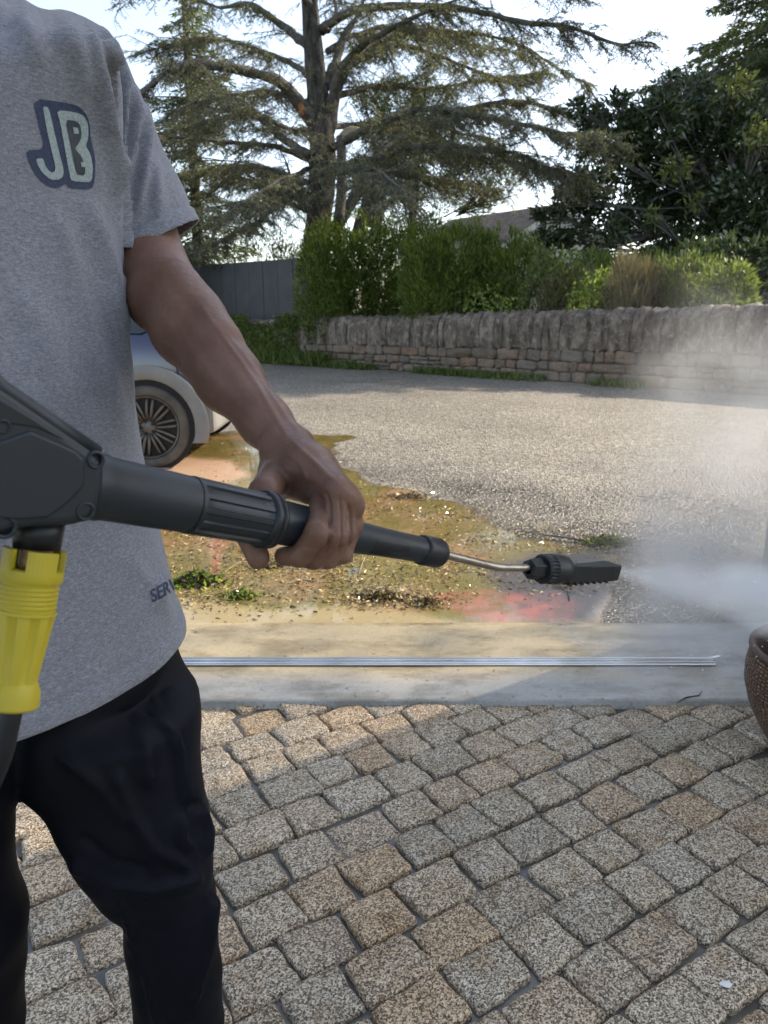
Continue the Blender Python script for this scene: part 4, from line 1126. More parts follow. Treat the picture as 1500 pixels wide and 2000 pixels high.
def wheel(x, side):
    yf = yc-side*.908
    w_ = empty('wheel', (0,0,0)); w_.parent = car; w_.matrix_parent_inverse = Matrix.Translation(-car.location)
    w_.location = (CX+x, yf, WR)
    ax = np.array((0, -side, 0.0)); c = np.array((CX+x, yf, WR))
    def fin(o): o.matrix_parent_inverse = Matrix.Translation(-Vector(w_.location)); return o
    mb = MB().lathe([(-.20, .24), (-.20, .30), (-.17, WR), (-.02, WR), (.006, .308), (.014, .285), (.012, .258), (.0, .246), (-.02, .242)], c, ax, 56); fin(mb.build('tyre', M['tyre'], w_))
    mb = MB().lathe([(-.18, .225), (-.02, .228), (.002, .244), (.008, .240), (.004, .232), (-.015, .222), (-.15, .210)], c, ax, 56); fin(mb.build('rim', M['rim'], w_))
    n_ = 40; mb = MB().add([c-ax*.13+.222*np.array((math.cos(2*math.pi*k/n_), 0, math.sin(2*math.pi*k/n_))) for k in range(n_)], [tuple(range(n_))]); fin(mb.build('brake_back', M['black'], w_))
    for k in range(10):
        th = 2*math.pi*k/10+.17; rd = np.array((math.cos(th), 0, math.sin(th))); tg = np.array((-math.sin(th), 0, math.cos(th)))
        mb = MB()
        for o_ in (-.017, .017):
            mb.tube([c+rd*.055+tg*o_*.6-ax*.012, c+rd*.12+tg*o_*1.1-ax*.006, c+rd*.20+tg*o_*1.35-ax*.004, c+rd*.228+tg*o_*1.2-ax*.012], [.014, .0135, .012, .010], 7)
        fin(mb.build('spoke', M['rim'], w_))
    mb = MB().lathe([(-.03, .066), (-.004, .062), (.004, .034), (.006, .0)], c, ax, 24); fin(mb.build('hub_cap', M['rim'], w_))
    for k in range(5):
        th = 2*math.pi*(k+.5)/5; mb = MB().lathe([(-.01, .011), (.008, .011), (.009, 0)], c+.048*np.array((math.cos(th), 0, math.sin(th))), ax, 8)
        fin(mb.build('wheel_nut', M['black'], w_))
for x in (0, -2.52):
    for sd_ in (1, -1): wheel(x, sd_)

# ------------------------------------------------------------------ implicit surfaces (one skin grown from tapered limbs)
def field(prims, k, lo, vox, shp, band):
    acc = np.zeros(shp, np.float64)
    for pr in prims:
        if pr[0] == 'c':
            _, a, b, ra, rb = pr; a = np.array(a, float); b = np.array(b, float)
            mn = np.minimum(a-ra, b-rb)-band; mx = np.maximum(a+ra, b+rb)+band
        elif pr[0] == 'e':
            _, c, ax, Rm = pr; c = np.array(c, float); ax = np.array(ax, float); r_ = ax.max(); mn = c-r_-band; mx = c+r_+band
        else:
            _, fn, mn, mx = pr
        i0 = np.maximum(0, np.floor((mn-lo)/vox).astype(int)); i1 = np.minimum(shp, np.ceil((mx-lo)/vox).astype(int)+1)
        if (i1 <= i0).any(): continue
        g_ = np.stack(np.meshgrid(*[lo[q]+vox*np.arange(i0[q], i1[q]) for q in range(3)], indexing='ij'), -1)
        if pr[0] == 'c':
            ab = b-a; L2 = ab@ab+1e-12; t = np.clip(((g_-a)@ab)/L2, 0, 1)
            d = np.linalg.norm(g_-a-t[..., None]*ab, axis=-1)-(ra+(rb-ra)*t)
        elif pr[0] == 'e':
            q = ((g_-c)@Rm)/ax; k0 = np.linalg.norm(q, axis=-1); k1 = np.linalg.norm(q/ax, axis=-1)+1e-9; d = k0*(k0-1)/k1
        else: d = fn(g_)
        sl = tuple(slice(i0[q], i1[q]) for q in range(3))
        acc[sl] += np.exp(np.clip(-d/k, -30, 60))
    return -k*np.log(np.maximum(acc, math.exp(-12)))
def surface_nets(f, lo, vox):
    s = f < 0; nx_, ny_, nz_ = f.shape
    c = np.zeros((nx_-1, ny_-1, nz_-1), int)
    for a in (0, 1):
        for b in (0, 1):
            for d in (0, 1): c += s[a:nx_-1+a, b:ny_-1+b, d:nz_-1+d]
    act = (c > 0) & (c < 8); idx = np.full(act.shape, -1); ii = np.argwhere(act); idx[act] = np.arange(len(ii))
    sumv = np.zeros((len(ii), 3)); cnt = np.zeros(len(ii))
    corners = [(a, b, d) for a in (0, 1) for b in (0, 1) for d in (0, 1)]
    for A_ in corners:
        for B_ in corners:
            if sum(B_)-sum(A_) == 1 and all(y >= x for x, y in zip(A_, B_)):
                va = f[ii[:,0]+A_[0], ii[:,1]+A_[1], ii[:,2]+A_[2]]; vb = f[ii[:,0]+B_[0], ii[:,1]+B_[1], ii[:,2]+B_[2]]
                m_ = (va < 0) != (vb < 0); t = np.where(m_, va/(va-vb+1e-20), 0)
                pt = np.array(A_)+(np.array(B_)-np.array(A_))*t[:, None]
                sumv += pt*m_[:, None]; cnt += m_
    V = lo+vox*(ii+sumv/cnt[:, None])
    Fs = []
    for ax in range(3):
        sl0 = [slice(None)]*3; sl1 = [slice(None)]*3; sl0[ax] = slice(0, -1); sl1[ax] = slice(1, None)
        e = s[tuple(sl0)] != s[tuple(sl1)]; inn = s[tuple(sl0)]
        q = np.argwhere(e); o1, o2 = [(1, 2), (2, 0), (0, 1)][ax]
        ok = (q[:, o1] > 0) & (q[:, o2] > 0) & (q[:, o1] < idx.shape[o1]) & (q[:, o2] < idx.shape[o2]); q = q[ok]
        def g4(d1, d2):
            r_ = q.copy(); r_[:, o1] -= d1; r_[:, o2] -= d2; return idx[r_[:,0], r_[:,1], r_[:,2]]
        quad = np.stack([g4(0,0), g4(1,0), g4(1,1), g4(0,1)], 1)
        fl = ~inn[q[:,0], q[:,1], q[:,2]]; quad[fl] = quad[fl][:, ::-1]
        Fs.append(quad)
    Fq = np.concatenate(Fs); Fq = Fq[(Fq >= 0).all(1)]
    return V, Fq
def smooth_mesh(V, Q, it=3, lam=.5):
    E = np.concatenate([Q[:, [0, 1]], Q[:, [1, 2]], Q[:, [2, 3]], Q[:, [3, 0]]]); E = np.concatenate([E, E[:, ::-1]])
    n = len(V); cnt = np.bincount(E[:, 0], minlength=n)[:, None]
    for _ in range(it):
        S = np.stack([np.bincount(E[:, 0], weights=V[E[:, 1], q], minlength=n) for q in range(3)], 1)/np.maximum(cnt, 1)
        V = V+lam*(S-V)
    return V
def vnormals(V, Q):
    n_ = np.cross(V[Q[:, 2]]-V[Q[:, 0]], V[Q[:, 3]]-V[Q[:, 1]]); N = np.zeros_like(V)
    for k in range(4):
        for q in range(3): N[:, q] += np.bincount(Q[:, k], weights=n_[:, q], minlength=len(V))
    return N/(np.linalg.norm(N, axis=1, keepdims=True)+1e-12)
def implicit(groups, vox, pad=.02, it=2, join=.002):
    """groups: list of (k, prims)"""
    mn = np.full(3, 1e9); mx = -mn
    for k, pr in groups:
        for p in pr:
            if p[0] == 'c': a, b, r_ = np.array(p[1], float), np.array(p[2], float), max(p[3], p[4]); mn = np.minimum(mn, np.minimum(a, b)-r_); mx = np.maximum(mx, np.maximum(a, b)+r_)
            elif p[0] == 'e': r_ = max(p[2]); mn = np.minimum(mn, np.array(p[1])-r_); mx = np.maximum(mx, np.array(p[1])+r_)
            else: mn = np.minimum(mn, p[2]); mx = np.maximum(mx, p[3])
    mn -= pad; mx += pad; shp = np.ceil((mx-mn)/vox).astype(int)+1
    tot = None
    for k, pr in groups:
        f = field(pr, k, mn, vox, shp, max(8*k, 3*vox))
        if tot is None: tot = f
        else:
            m_ = np.minimum(tot, f); tot = m_-join*np.log(np.exp(np.clip(-(tot-m_)/join, -40, 0))+np.exp(np.clip(-(f-m_)/join, -40, 0)))
    V, Q = surface_nets(tot, mn, vox)
    return smooth_mesh(V, Q, it), Q

# ------------------------------------------------------------------ lance geometry (shared by hand and gun)
LA, LB = P(195, 952, .50), P(840, 1077, .75)
lax = (LB-LA); LLEN = np.linalg.norm(lax); lax /= LLEN
lu = np.array((0, 0, 1.0)); lu = lu-lax*(lax@lu); lu /= np.linalg.norm(lu)
lf = np.cross(lax, lu)                       # to the right and towards the camera
def LT(t): return LA+lax*(t*LLEN)

# ------------------------------------------------------------------ person
YAW = R(50)
Lv = np.array((math.cos(YAW), math.sin(YAW), 0)); Fv = np.array((math.sin(YAW), -math.cos(YAW), 0))
TC = np.array((-.42, .83, 0))
person = empty('person', (TC[0], TC[1], 0), 'man in heather grey T-shirt and dark work trousers holding a pressure washer lance', 'person')
# torso outline, shared by body and shirt
ctl = [(120, 232), (200, 238), (300, 238), (400, 242), (500, 247), (560, 250), (640, 252), (700, 258), (800, 268), (900, 285), (1010, 308), (1100, 330), (1160, 346), (1215, 363), (1300, 366), (1400, 370)]
cy_, cx_ = np.array([c[0] for c in ctl]), np.array([c[1] for c in ctl])
zs = np.linspace(.60, 1.46, 44); th = np.linspace(0, 2*math.pi, 90)
Az = np.interp(zs, [.6, .80, 1.0, 1.2, 1.32, 1.38, 1.42, 1.46], [.235, .232, .205, .195, .180, .145, .10, .04]); Bz = np.interp(zs, [.6, .8, 1.0, 1.2, 1.32, 1.38, 1.42, 1.46], [.190, .182, .145, .128, .108, .085, .06, .03])
cxs = np.full(len(zs), TC[0]); cys = np.interp(zs, [.6, 1.46], [.82, .85])
for it in range(5):
    for a, z in enumerate(zs):
        ring = np.array((cxs[a], cys[a], z))+np.outer(np.cos(th)*Az[a], Lv)+np.outer(np.sin(th)*Bz[a], Fv)
        x_, y_, d_ = proj(ring); k = x_.argmax()
        cxs[a] += (np.interp(y_[k], cy_, cx_)-x_[k])*d_[k]/F
TC = np.array((float(np.interp(1.2, zs, cxs)), .84, 0))
# --- left arm and hand (fine)
sh = P(200, 165, .89); el = P(318, 575, .895); wr = P(556, 866, .715)
def ring_pt(t, phi, r_): return LT(t)+r_*(math.cos(R(phi))*lu+math.sin(R(phi))*lf)
arm = []
arm += [('c', P(150, 175, .92), P(190, 270, .945), .040, .042), ('c', P(190, 270, .945), P(262, 440, .968), .042, .046), ('c', P(262, 440, .968), el, .048, .043)]
arm += [('c', el, P(370, 642, .85), .0375, .0395), ('c', P(370, 642, .85), P(448, 742, .79), .0395, .0315), ('c', P(448, 742, .79), P(518, 824, .74), .0315, .0222), ('c', P(518, 824, .74), wr, .0222, .0200)]
arm += [('c', P(345, 560, .86), P(425, 662, .80), .026, .022)]
arm += [('e', P(330, 590, .90), (.031, .031, .031), np.eye(3))]
arm += [('e', P(594, 868, .715), (.008, .008, .010), np.eye(3))]
def solve_ring(px, py, r_):
    best = None
    for t in np.linspace(.40, .72, 81):
        for phi in np.linspace(-40, 130, 86):
            q = ring_pt(t, phi, r_); x_, y_, d_ = proj(q[None]); e = math.hypot(x_[0]-px, y_[0]-py)
            if best is None or e < best[0]: best = (e, t, phi)
    return best[1], best[2]
mcpT = [(631, 949, .0410), (657, 957, .0425), (674, 971, .0400), (688, 990, .0350)]
pipT = [(620, 1040, .0290), (652, 1043, .0300), (674, 1040, .0290), (689, 1024, .0265)]
mcp, pip, dip, tip = [], [], [], []
for (m0, p0, da, ta) in zip(mcpT, pipT, (55, 58, 58, 58), (92, 98, 98, 98)):
    t, ph = solve_ring(*m0); mcp.append(ring_pt(t, ph, m0[2]))
    t, ph = solve_ring(*p0); pip.append(ring_pt(t, ph, p0[2]))
    dip.append(ring_pt(t-.004, ph+da, .0278)); tip.append(ring_pt(t-.010, ph+ta, .0268))
rf = [(.0100, .0097, .0088, .0078), (.0098, .0095, .0086, .0076), (.0094, .0088, .0080, .0070), (.0086, .0080, .0072, .0062)]
wc_ = [wr+lax*q+np.array((0, 0, -.004)) for q in (-.011, -.004, .004, .010)]
palm = []
for k in range(4):
    midp = wc_[k]*.5+mcp[k]*.5+np.array((0, 0, .003))
    palm += [('c', wc_[k], midp, .0130, .0125), ('c', midp, mcp[k], .0125, .0105)]
palm += [('c', wr, wr*.5+mcp[1]*.5, .0175, .0145)]
# thumb base and web
tcmc = P(545, 922, .722); tmcp = ring_pt(.430, -48, .0300); tip_ip = ring_pt(.405, -105, .0295); ttip = ring_pt(.428, -164, .0335)
palm += [('c', tcmc, tmcp, .0125, .0105), ('c', wr, tcmc, .0175, .0130), ('c', tcmc, mcp[0], .0115, .0105), ('c', P(541, 944, .715), P(604, 960, .670), .0100, .0100), ('c', P(535, 930, .72), tmcp, .0115, .0105)]
groups = [(.007, arm), (.0045, palm)]
for k in range(4):
    r_ = rf[k]
    groups.append((.0012, [('c', mcp[k], pip[k], r_[0], r_[1]), ('c', pip[k], dip[k], r_[1], r_[2]), ('c', dip[k], tip[k], r_[2], r_[3]),
                           ('e', mcp[k]+lu*.0015, (.0110,)*3 if k < 3 else (.0095,)*3, np.eye(3)), ('e', pip[k], (r_[1]*1.05,)*3, np.eye(3))]))
groups.append((.002, [('c', tmcp, tip_ip, .0135, .0115), ('c', tip_ip, ttip, .0115, .0095), ('e', tip_ip, (.0122,)*3, np.eye(3))]))
# tendons on the back of the hand, veins on the forearm
tend = []
for k in range(4): tend.append(('c', wc_[k]*.55+mcp[k]*.45+lu*.0125+lf*.003, mcp[k]+lu*.0090, .0016, .0026))
tend_old = [('c', P(470, 700, .755), P(520, 775, .722), .0022, .0022), ('c', P(520, 775, .722), P(575, 845, .690), .0022, .0020), ('c', P(430, 690, .76), P(500, 790, .715), .0018, .0020)]
groups.append((.0022, tend))
Va, Qa = implicit(groups, .0014, it=1, join=.0006)
Na = vnormals(Va, Qa); ax_, ay_, _ad = proj(Va); nfac = (Na@FWD) < .15
def vein(pts, amp, wd):
    pts = np.array(pts, float); best = np.full(len(Va), 1e9); tb = np.zeros(len(Va)); n_ = len(pts)
    for a in range(n_-1):
        e = pts[a+1]-pts[a]; t = np.clip(((ax_-pts[a, 0])*e[0]+(ay_-pts[a, 1])*e[1])/(e@e), 0, 1); d = np.hypot(ax_-pts[a, 0]-t*e[0], ay_-pts[a, 1]-t*e[1])
        m_ = d < best; best = np.where(m_, d, best); tb = np.where(m_, (a+t)/(n_-1), tb)
    return amp*np.exp(-(best/wd)**2)*np.sin(math.pi*np.clip(tb*.94+.03, 0, 1))**.5*nfac
dv_ = vein([(395,600),(430,650),(470,705),(505,755),(530,800),(560,850)], .0013, 5)+vein([(430,640),(475,690),(520,755),(560,815),(590,850)], .0011, 4.5)+vein([(350,640),(390,700),(440,760),(500,820)], .0013, 9)
dv_ += vein([(560,880),(590,910),(600,935),(590,960)], .0012, 5)+vein([(575,865),(615,905),(640,935)], .0014, 5)+vein([(590,880),(630,915),(660,945)], .0010, 4)+vein([(545,885),(560,920),(565,950)], .0009, 5)
dv_ += vein([(340,560),(372,600),(405,650)], -.0016, 14)+vein([(300,590),(340,650),(390,720),(450,790)], .0012, 12)
for cx_k, cy_k in ((620,1032),(652,1036),(674,1034),(688,1016)):          # skin creases over the finger joints
    for o_ in (-5, 0, 5): dv_ += vein([(cx_k-13, cy_k+o_+1), (cx_k, cy_k+o_-1), (cx_k+13, cy_k+o_+1)], -.0005, 1.6)
for cx_k, cy_k in ((612,1000),(598,1068)): dv_ += vein([(cx_k-16, cy_k), (cx_k+14, cy_k+2)], -.0004, 2)
dv_ += vein([(636,962),(644,985),(646,1050),(634,1080)], -.0030, 2.6)+vein([(662,972),(668,1000),(669,1050),(660,1080)], -.0028, 2.4)+vein([(680,984),(686,1010),(687,1045),(680,1070)], -.0026, 2.2)
dv_ += .00035*fbm(Va*260, 3)*1.0
Va = Va+Na*dv_[:, None]
# keep only the arm below the shoulder in fine detail; coarse body joins it inside the sleeve
body = []
neck = np.array((TC[0]-.0, TC[1]+.02, 1.47)); hip = np.array((-.40, .80, .86))
rsh = TC+np.array((0, 0, 1.40))-Lv*.185; lsh = sh
bt = lambda z, A_, B_: ('e', TC+np.array((0, 0, z)), (A_, B_, .16), np.stack([Lv, Fv, (0, 0, 1)], 1))
body += [bt(1.27, .145, .08), bt(1.13, .14, .08), bt(1.0, .135, .08), bt(.92, .14, .08)]
body += [('c', neck, neck+np.array((.01, -.01, .10)), .055, .052), ('c', P(140, 190, .93), neck+(0, 0, -.06), .030, .05), ('c', rsh+(0, 0, -.02), neck+(0, 0, -.05), .045, .05)]
hc = neck+np.array((0, 0, .20))+Fv*.015
body += [('e', hc, (.078, .098, .115), np.stack([Lv, Fv, (0, 0, 1)], 1)), ('e', hc+Fv*.035+np.array((0, 0, -.07)), (.055, .06, .055), np.stack([Lv, Fv, (0, 0, 1)], 1))]
rel = rsh+np.array((-.10, -.22, -.22)); rel[0] = -.66; rwr = LT(-.52)+np.array((-.045, .02, .03))
body += [('c', rsh, rel, .05, .043), ('c', rel, rwr, .043, .026)]
body += [('c', np.array((-.40, .84, .84)), P(236, 1500, .91), .07, .065), ('c', P(225, 1500, .91), P(300, 1690, .97), .065, .05), ('c', P(300, 1690, .97), P(345, 1930, 1.06), .046, .044), ('c', P(345, 1930, 1.06), P(356, 2130, 1.10), .044, .036)]
body += [('c', np.array((-.46, .76, .84)), P(-160, 1500, .81), .07, .065), ('c', P(-160, 1500, .81), P(-110, 1790, .91), .065, .05), ('c', P(-110, 1790, .91), P(-55, 2130, 1.08), .046, .036)]
face = [('c', hc+Fv*.098+np.array((0, 0, .012)), hc+Fv*.116+np.array((0, 0, -.028)), .010, .014),
        ('e', hc+Lv*.080+np.array((0, 0, -.01)), (.008, .018, .030), np.stack([Lv, Fv, (0, 0, 1)], 1)), ('e', hc-Lv*.080+np.array((0, 0, -.01)), (.008, .018, .030), np.stack([Lv, Fv, (0, 0, 1)], 1)),
        ('c', hc+Fv*.097-Lv*.022+np.array((0, 0, -.058)), hc+Fv*.097+Lv*.022+np.array((0, 0, -.058)), .007, .007), ('c', hc+Fv*.094-Lv*.04+np.array((0, 0, .026)), hc+Fv*.094+Lv*.04+np.array((0, 0, .026)), .007, .007)]
# right hand closing on the trigger grip
rg_c = LT(-.55)
rh = [('c', rwr, rg_c+np.array((-.02, .0, .03)), .024, .022)]
for k in range(4):
    z_ = .035-.021*k; b = rg_c+np.array((-.045, .0, z_)); c_ = b+np.array((.01, -.045, 0)); d_ = c_+np.array((.045, -.012, 0)); e_ = d_+np.array((.018, .020, 0))
    rh += [('c', rg_c+np.array((-.03, .012, z_)), b, .012, .011), ('c', b, c_, .011, .010), ('c', c_, d_, .010, .009), ('c', d_, e_, .009, .008)]
rh += [('c', rwr, rg_c+np.array((.0, .035, .045)), .016, .013), ('c', rg_c+np.array((.0, .035, .045)), rg_c+np.array((.04, .01, .05)), .012, .010)]
Vb, Qb = implicit([(.014, body), (.004, face), (.003, rh)], .0075, it=2, join=.005)
Qb = Qb.copy()
me = mesh_np('body', np.concatenate([Va, Vb]), np.concatenate([Qa, Qb+len(Va)]), True)
link('body', me, M['skin'], person)
for s_ in (-1, 1):
    mb = MB().lathe([(-.006, .010), (.0, .0115), (.005, .008), (.0065, 0)], hc+Fv*.088+Lv*.030*s_+np.array((0, 0, .006)), Fv, 16); mb.build('eye', mat('eye', (.5,.48,.45), .2), person)
Vh, Qh = implicit([(.006, [('e', hc+np.array((0, 0, .035))-Fv*.018, (.086, .098, .098), np.stack([Lv, Fv, (0, 0, 1)], 1)), ('e', hc-Fv*.05+np.array((0, 0, -.02)), (.076, .062, .08), np.stack([Lv, Fv, (0, 0, 1)], 1))])], .007)
Vh = Vh+vnormals(Vh, Qh)*(.004*fbm(Vh*90, 2))[:, None]
link('hair', mesh_np('hair', Vh, Qh, True), M['hair'], person)

# --- shirt
def torso_fn(g_):
    z = g_[..., 2]; A_ = np.interp(z, zs, Az); B_ = np.interp(z, zs, Bz); x_ = g_[..., 0]-np.interp(z, zs, cxs); y_ = g_[..., 1]-np.interp(z, zs, cys)
    u = x_*Lv[0]+y_*Lv[1]; v = x_*Fv[0]+y_*Fv[1]
    q = np.sqrt((u/A_)**2+(v/B_)**2)+1e-6
    d = (q-1)*q/np.sqrt((u/A_**2)**2+(v/B_**2)**2+1e-9)*1.0
    d = np.where(q < .5, -.05, d)
    return np.maximum(np.maximum(d, z-1.455), .62-z)
tc0 = np.array((cxs.mean(), .84, 0))
sA, sB, sC, sD = P(146, 150, .90), P(190, 262, .93), P(246, 400, .955), P(318, 570, .97)
nk = np.array((TC[0]+.03, .87, 1.425))
sl_c = Vector(P(315, 464, .925)); sl_ax = Vector((sD-sB)/np.linalg.norm(sD-sB))
e1 = Vector(P(382,425,.925)-P(248,503,.925)).normalized(); sl_n = e1.cross((sl_c-Vector(CAM)).normalized()+Vector((0, 0, -.10))); sl_n.normalize()
if sl_n.dot(sl_ax) < 0: sl_n = -sl_n
def clipped(a, b, ra, rb):
    a, b = np.array(a), np.array(b); ab = b-a; L2 = ab@ab
    def fn(g_):
        t = np.clip(((g_-a)@ab)/L2, 0, 1); d = np.linalg.norm(g_-a-t[..., None]*ab, axis=-1)-(ra+(rb-ra)*t)
        return np.maximum(d, (g_-np.array(sl_c))@np.array(sl_n)-.004)
    return ('f', fn, np.minimum(a-ra, b-rb)-.03, np.maximum(a+ra, b+rb)+.03)
sleeve = [('c', sA, sB, .062, .066), clipped(sB, sC, .066, .072), clipped(sC, sD, .072, .084)]
shd = [('c', nk, sA+(0, 0, .0), .082, .062), ('c', rsh, np.array(neck)-(0, 0, .02), .06, .065), ('c', rsh, rel, .062, .075)]
tors = [('f', torso_fn, np.array((-.85, .45, .60)), np.array((.05, 1.25, 1.50)))]
Vs, Qs = implicit([(.018, tors+shd), (.005, sleeve)], .0043, it=2, join=.003)
Ns = vnormals(Vs, Qs)
# folds: long soft ridges
sx_, sy_, sd_ = proj(Vs)
facing = np.clip(-(Ns@FWD), 0, 1)
def ridge(pts, amp, wd):
    """a fold along a line on the cloth (3-D line from the near side)"""
    pts = np.array(pts, float); best = np.full(len(Vs), 1e9); tb = np.zeros(len(Vs)); n_ = len(pts)
    for a in range(n_-1):
        e = pts[a+1]-pts[a]; L2 = e@e; t = np.clip(((sx_-pts[a, 0])*e[0]+(sy_-pts[a, 1])*e[1])/L2, 0, 1)
        d = np.hypot(sx_-pts[a, 0]-t*e[0], sy_-pts[a, 1]-t*e[1]); m_ = d < best; best = np.where(m_, d, best); tb = np.where(m_, (a+t)/(n_-1), tb)
    return amp*np.exp(-(best/wd)**2)*np.sin(math.pi*np.clip(tb*.96+.02, 0, 1))**.6
disp = np.zeros(len(Vs))
for pts, amp, wd in [
    ([(178,60),(192,150),(205,240),(222,320),(236,400)], .0065, 9), ([(200,60),(222,110),(240,170),(241,260),(232,340)], .0060, 8),
    ([(262,170),(268,230),(258,300),(240,350)], .0050, 7), ([(282,210),(286,270),(278,350),(272,410)], .0050, 8), ([(300,310),(305,370),(312,430)], .004, 10),
    ([(215,120),(228,200),(232,290)], -.005, 9), ([(253,170),(256,240),(246,310)], -.0045, 7), ([(275,230),(277,300),(266,370)], -.004, 8),
    ([(40,0),(55,60),(80,130)], .004, 16), ([(120,30),(150,100),(170,190)], .004, 18),
    ([(170,390),(200,470),(222,560),(235,650)], .0045, 14), ([(110,420),(150,520),(185,640),(215,760),(250,860)], .0045, 16), ([(200,560),(228,640),(245,730),(262,830)], .004, 10),
    ([(140,470),(175,600),(205,720)], -.003, 14), ([(228,300),(240,420),(246,520)], .004, 8),
    ([(40,560),(90,660),(130,800)], .003, 26), ([(330,1100),(310,1150),(290,1200)], .003, 14), ([(240,1080),(300,1160),(340,1210)], .0025, 14)]:
    disp += 2.6*ridge(pts, amp, wd*1.2)*(facing > .02)
disp += .0042*fbm(np.stack([Vs[:, 0]*9+Vs[:, 1]*9, Vs[:, 1]*4, Vs[:, 2]*3.2], 1), 3)+.0010*fbm(Vs*38, 3)
Vs = Vs+Ns*disp[:, None]
me = mesh_np('shirt', Vs, Qs, True)
import bmesh
bm = bmesh.new(); bm.from_mesh(me)
hem_n = Vector((.03, .03, -1)).normalized()
hem_c = Vector(P(355, 1292, .90))
slv = sD-sB; slL = slv@slv
def in_sleeve(co):
    q = np.array(co); t = ((q-sB)@slv)/slL; c = sB+slv*t
    return t > .25 and np.linalg.norm(q-c) < .11 and float(torso_fn(q[None])[0]) > .006
bmesh.ops.bisect_plane(bm, geom=bm.verts[:]+bm.edges[:]+bm.faces[:], plane_co=hem_c, plane_no=hem_n, clear_outer=True)
fs = [f for f in bm.faces if abs((f.calc_center_median()-sl_c).dot(sl_n)) < .022 and in_sleeve(f.calc_center_median())]
geom = set(fs); [geom.update(f.edges) for f in fs]; [geom.update(f.verts) for f in fs]
bmesh.ops.bisect_plane(bm, geom=list(geom), plane_co=sl_c, plane_no=sl_n, clear_outer=True)
# right sleeve opening and neck
rs_c = Vector(rsh+(rel-rsh)*.70); rs_n = Vector(rel-rsh).normalized()
fs = [f for f in bm.faces if (f.calc_center_median()-rs_c).length < .13 and (f.calc_center_median()-Vector(rel)).length < .13 and f.calc_center_median().x < TC[0]-.10]
geom = set(fs); [geom.update(f.edges) for f in fs]; [geom.update(f.verts) for f in fs]
bmesh.ops.bisect_plane(bm, geom=list(geom), plane_co=rs_c, plane_no=rs_n, clear_outer=True)
# drop loose scraps
seen = set(); best = []
for v0 in bm.verts:
    if v0 in seen: continue
    comp = [v0]; seen.add(v0)
    for v in comp:
        for e in v.link_edges:
            o_ = e.other_vert(v)
            if o_ not in seen: seen.add(o_); comp.append(o_)
    if len(comp) > len(best): best = comp
bs = set(best); bmesh.ops.delete(bm, geom=[v for v in bm.verts if v not in bs], context='VERTS')
# stitched hem bands
bm.normal_update()
for v in bm.verts:
    dh = -(v.co-hem_c).dot(hem_n); ds = -(v.co-sl_c).dot(sl_n)
    d = None
    if dh < .06: d = dh
    elif ds < .06 and in_sleeve(v.co): d = ds
    if d is not None:
        hb_ = .0215 if d == dh else .017
        o_ = .0020*(1 if d < hb_ else max(0, 1-(d-hb_)/.003)) - .0026*math.exp(-((d-hb_-.002)/.0026)**2)
        v.co += v.normal*o_
bm.to_mesh(me); bm.free(); me.update()
uvl = me.uv_layers.new(name='UVMap')
vi = np.empty(len(me.loops), int); me.loops.foreach_get('vertex_index', vi)
co = np.empty(len(me.vertices)*3, np.float32); me.vertices.foreach_get('co', co); co = co.reshape(-1, 3)
ang = np.arctan2(co[:, 1]-.9, co[:, 0]+.52)
uv = np.stack([ang*.20, co[:, 2]], 1)[vi]; uvl.data.foreach_set('uv', uv.ravel().astype(np.float32))
me.polygons.foreach_set('use_smooth', np.ones(len(me.polygons), bool))
shirt = link('shirt', me, M['shirt'], person)
so = shirt.modifiers.new('thick', 'SOLIDIFY'); so.thickness = .0022; so.offset = -1
bvh = BVHTree.FromPolygons([Vector(c) for c in co], [tuple(p.vertices) for p in me.polygons])

# --- prints on the shirt: outlines laid on the cloth
def cloth_print(name, polys, mt, lift, parent, holes=()):
    bm = bmesh.new()
    for poly in polys:
        vs_ = [bm.verts.new((p[0], p[1], 0)) for p in poly]
        if len(poly) < 5: bm.faces.new(vs_)
        else:
            for tri in tessellate_polygon([[Vector((p[0], p[1], 0)) for p in poly]]): 
                try: bm.faces.new([vs_[i_] for i_ in tri])
                except ValueError: pass
    bmesh.ops.triangulate(bm, faces=bm.faces[:])
    for _ in range(6):
        long_ = [e for e in bm.edges if e.calc_length() > 5]
        if not long_: break
        bmesh.ops.subdivide_edges(bm, edges=long_, cuts=1, use_grid_fill=False); bmesh.ops.triangulate(bm, faces=[f for f in bm.faces if len(f.verts) > 3])
    dead_ = []
    for v in bm.verts:
        d_ = RT*((v.co.x-750)/F)+UPV*(-(v.co.y-1000)/F)+FWD
        loc, nrm, _i, _d = bvh.ray_cast(Vector(CAM), Vector(d_).normalized())
        if loc is None or _d > 1.15: dead_.append(v); continue
        if nrm.dot(Vector(d_)) > 0: nrm = -nrm
        v.co = loc+nrm*lift
    bmesh.ops.delete(bm, geom=dead_, context='VERTS')
    me_ = bpy.data.meshes.new(name); bm.to_mesh(me_); bm.free()
    me_.polygons.foreach_set('use_smooth', [True]*len(me_.polygons))
    return link(name, me_, mt, parent)
Z4 = lambda pts: [(x*.35, y*.35) for x, y in pts]
def rnd(pts, it=1):
    for _ in range(it):
        o_ = []
        for a in range(len(pts)):
            p, q = pts[a], pts[(a+1) % len(pts)]
            o_ += [(p[0]*.8+q[0]*.2, p[1]*.8+q[1]*.2), (p[0]*.2+q[0]*.8, p[1]*.2+q[1]*.8)]
        pts = o_
    return pts
cloth_print('chest_logo_base', [rnd(Z4([(180,548),(385,575),(440,592),(483,640),(500,700),(502,770),(518,830),(530,900),(527,1000),(512,1052),(480,1058),(385,1050),(365,1022),(320,1052),(270,1042),(215,1002),(165,920),(142,838),(227,836),(243,800),(215,700)]))], M['print_navy'], .0008, shirt)
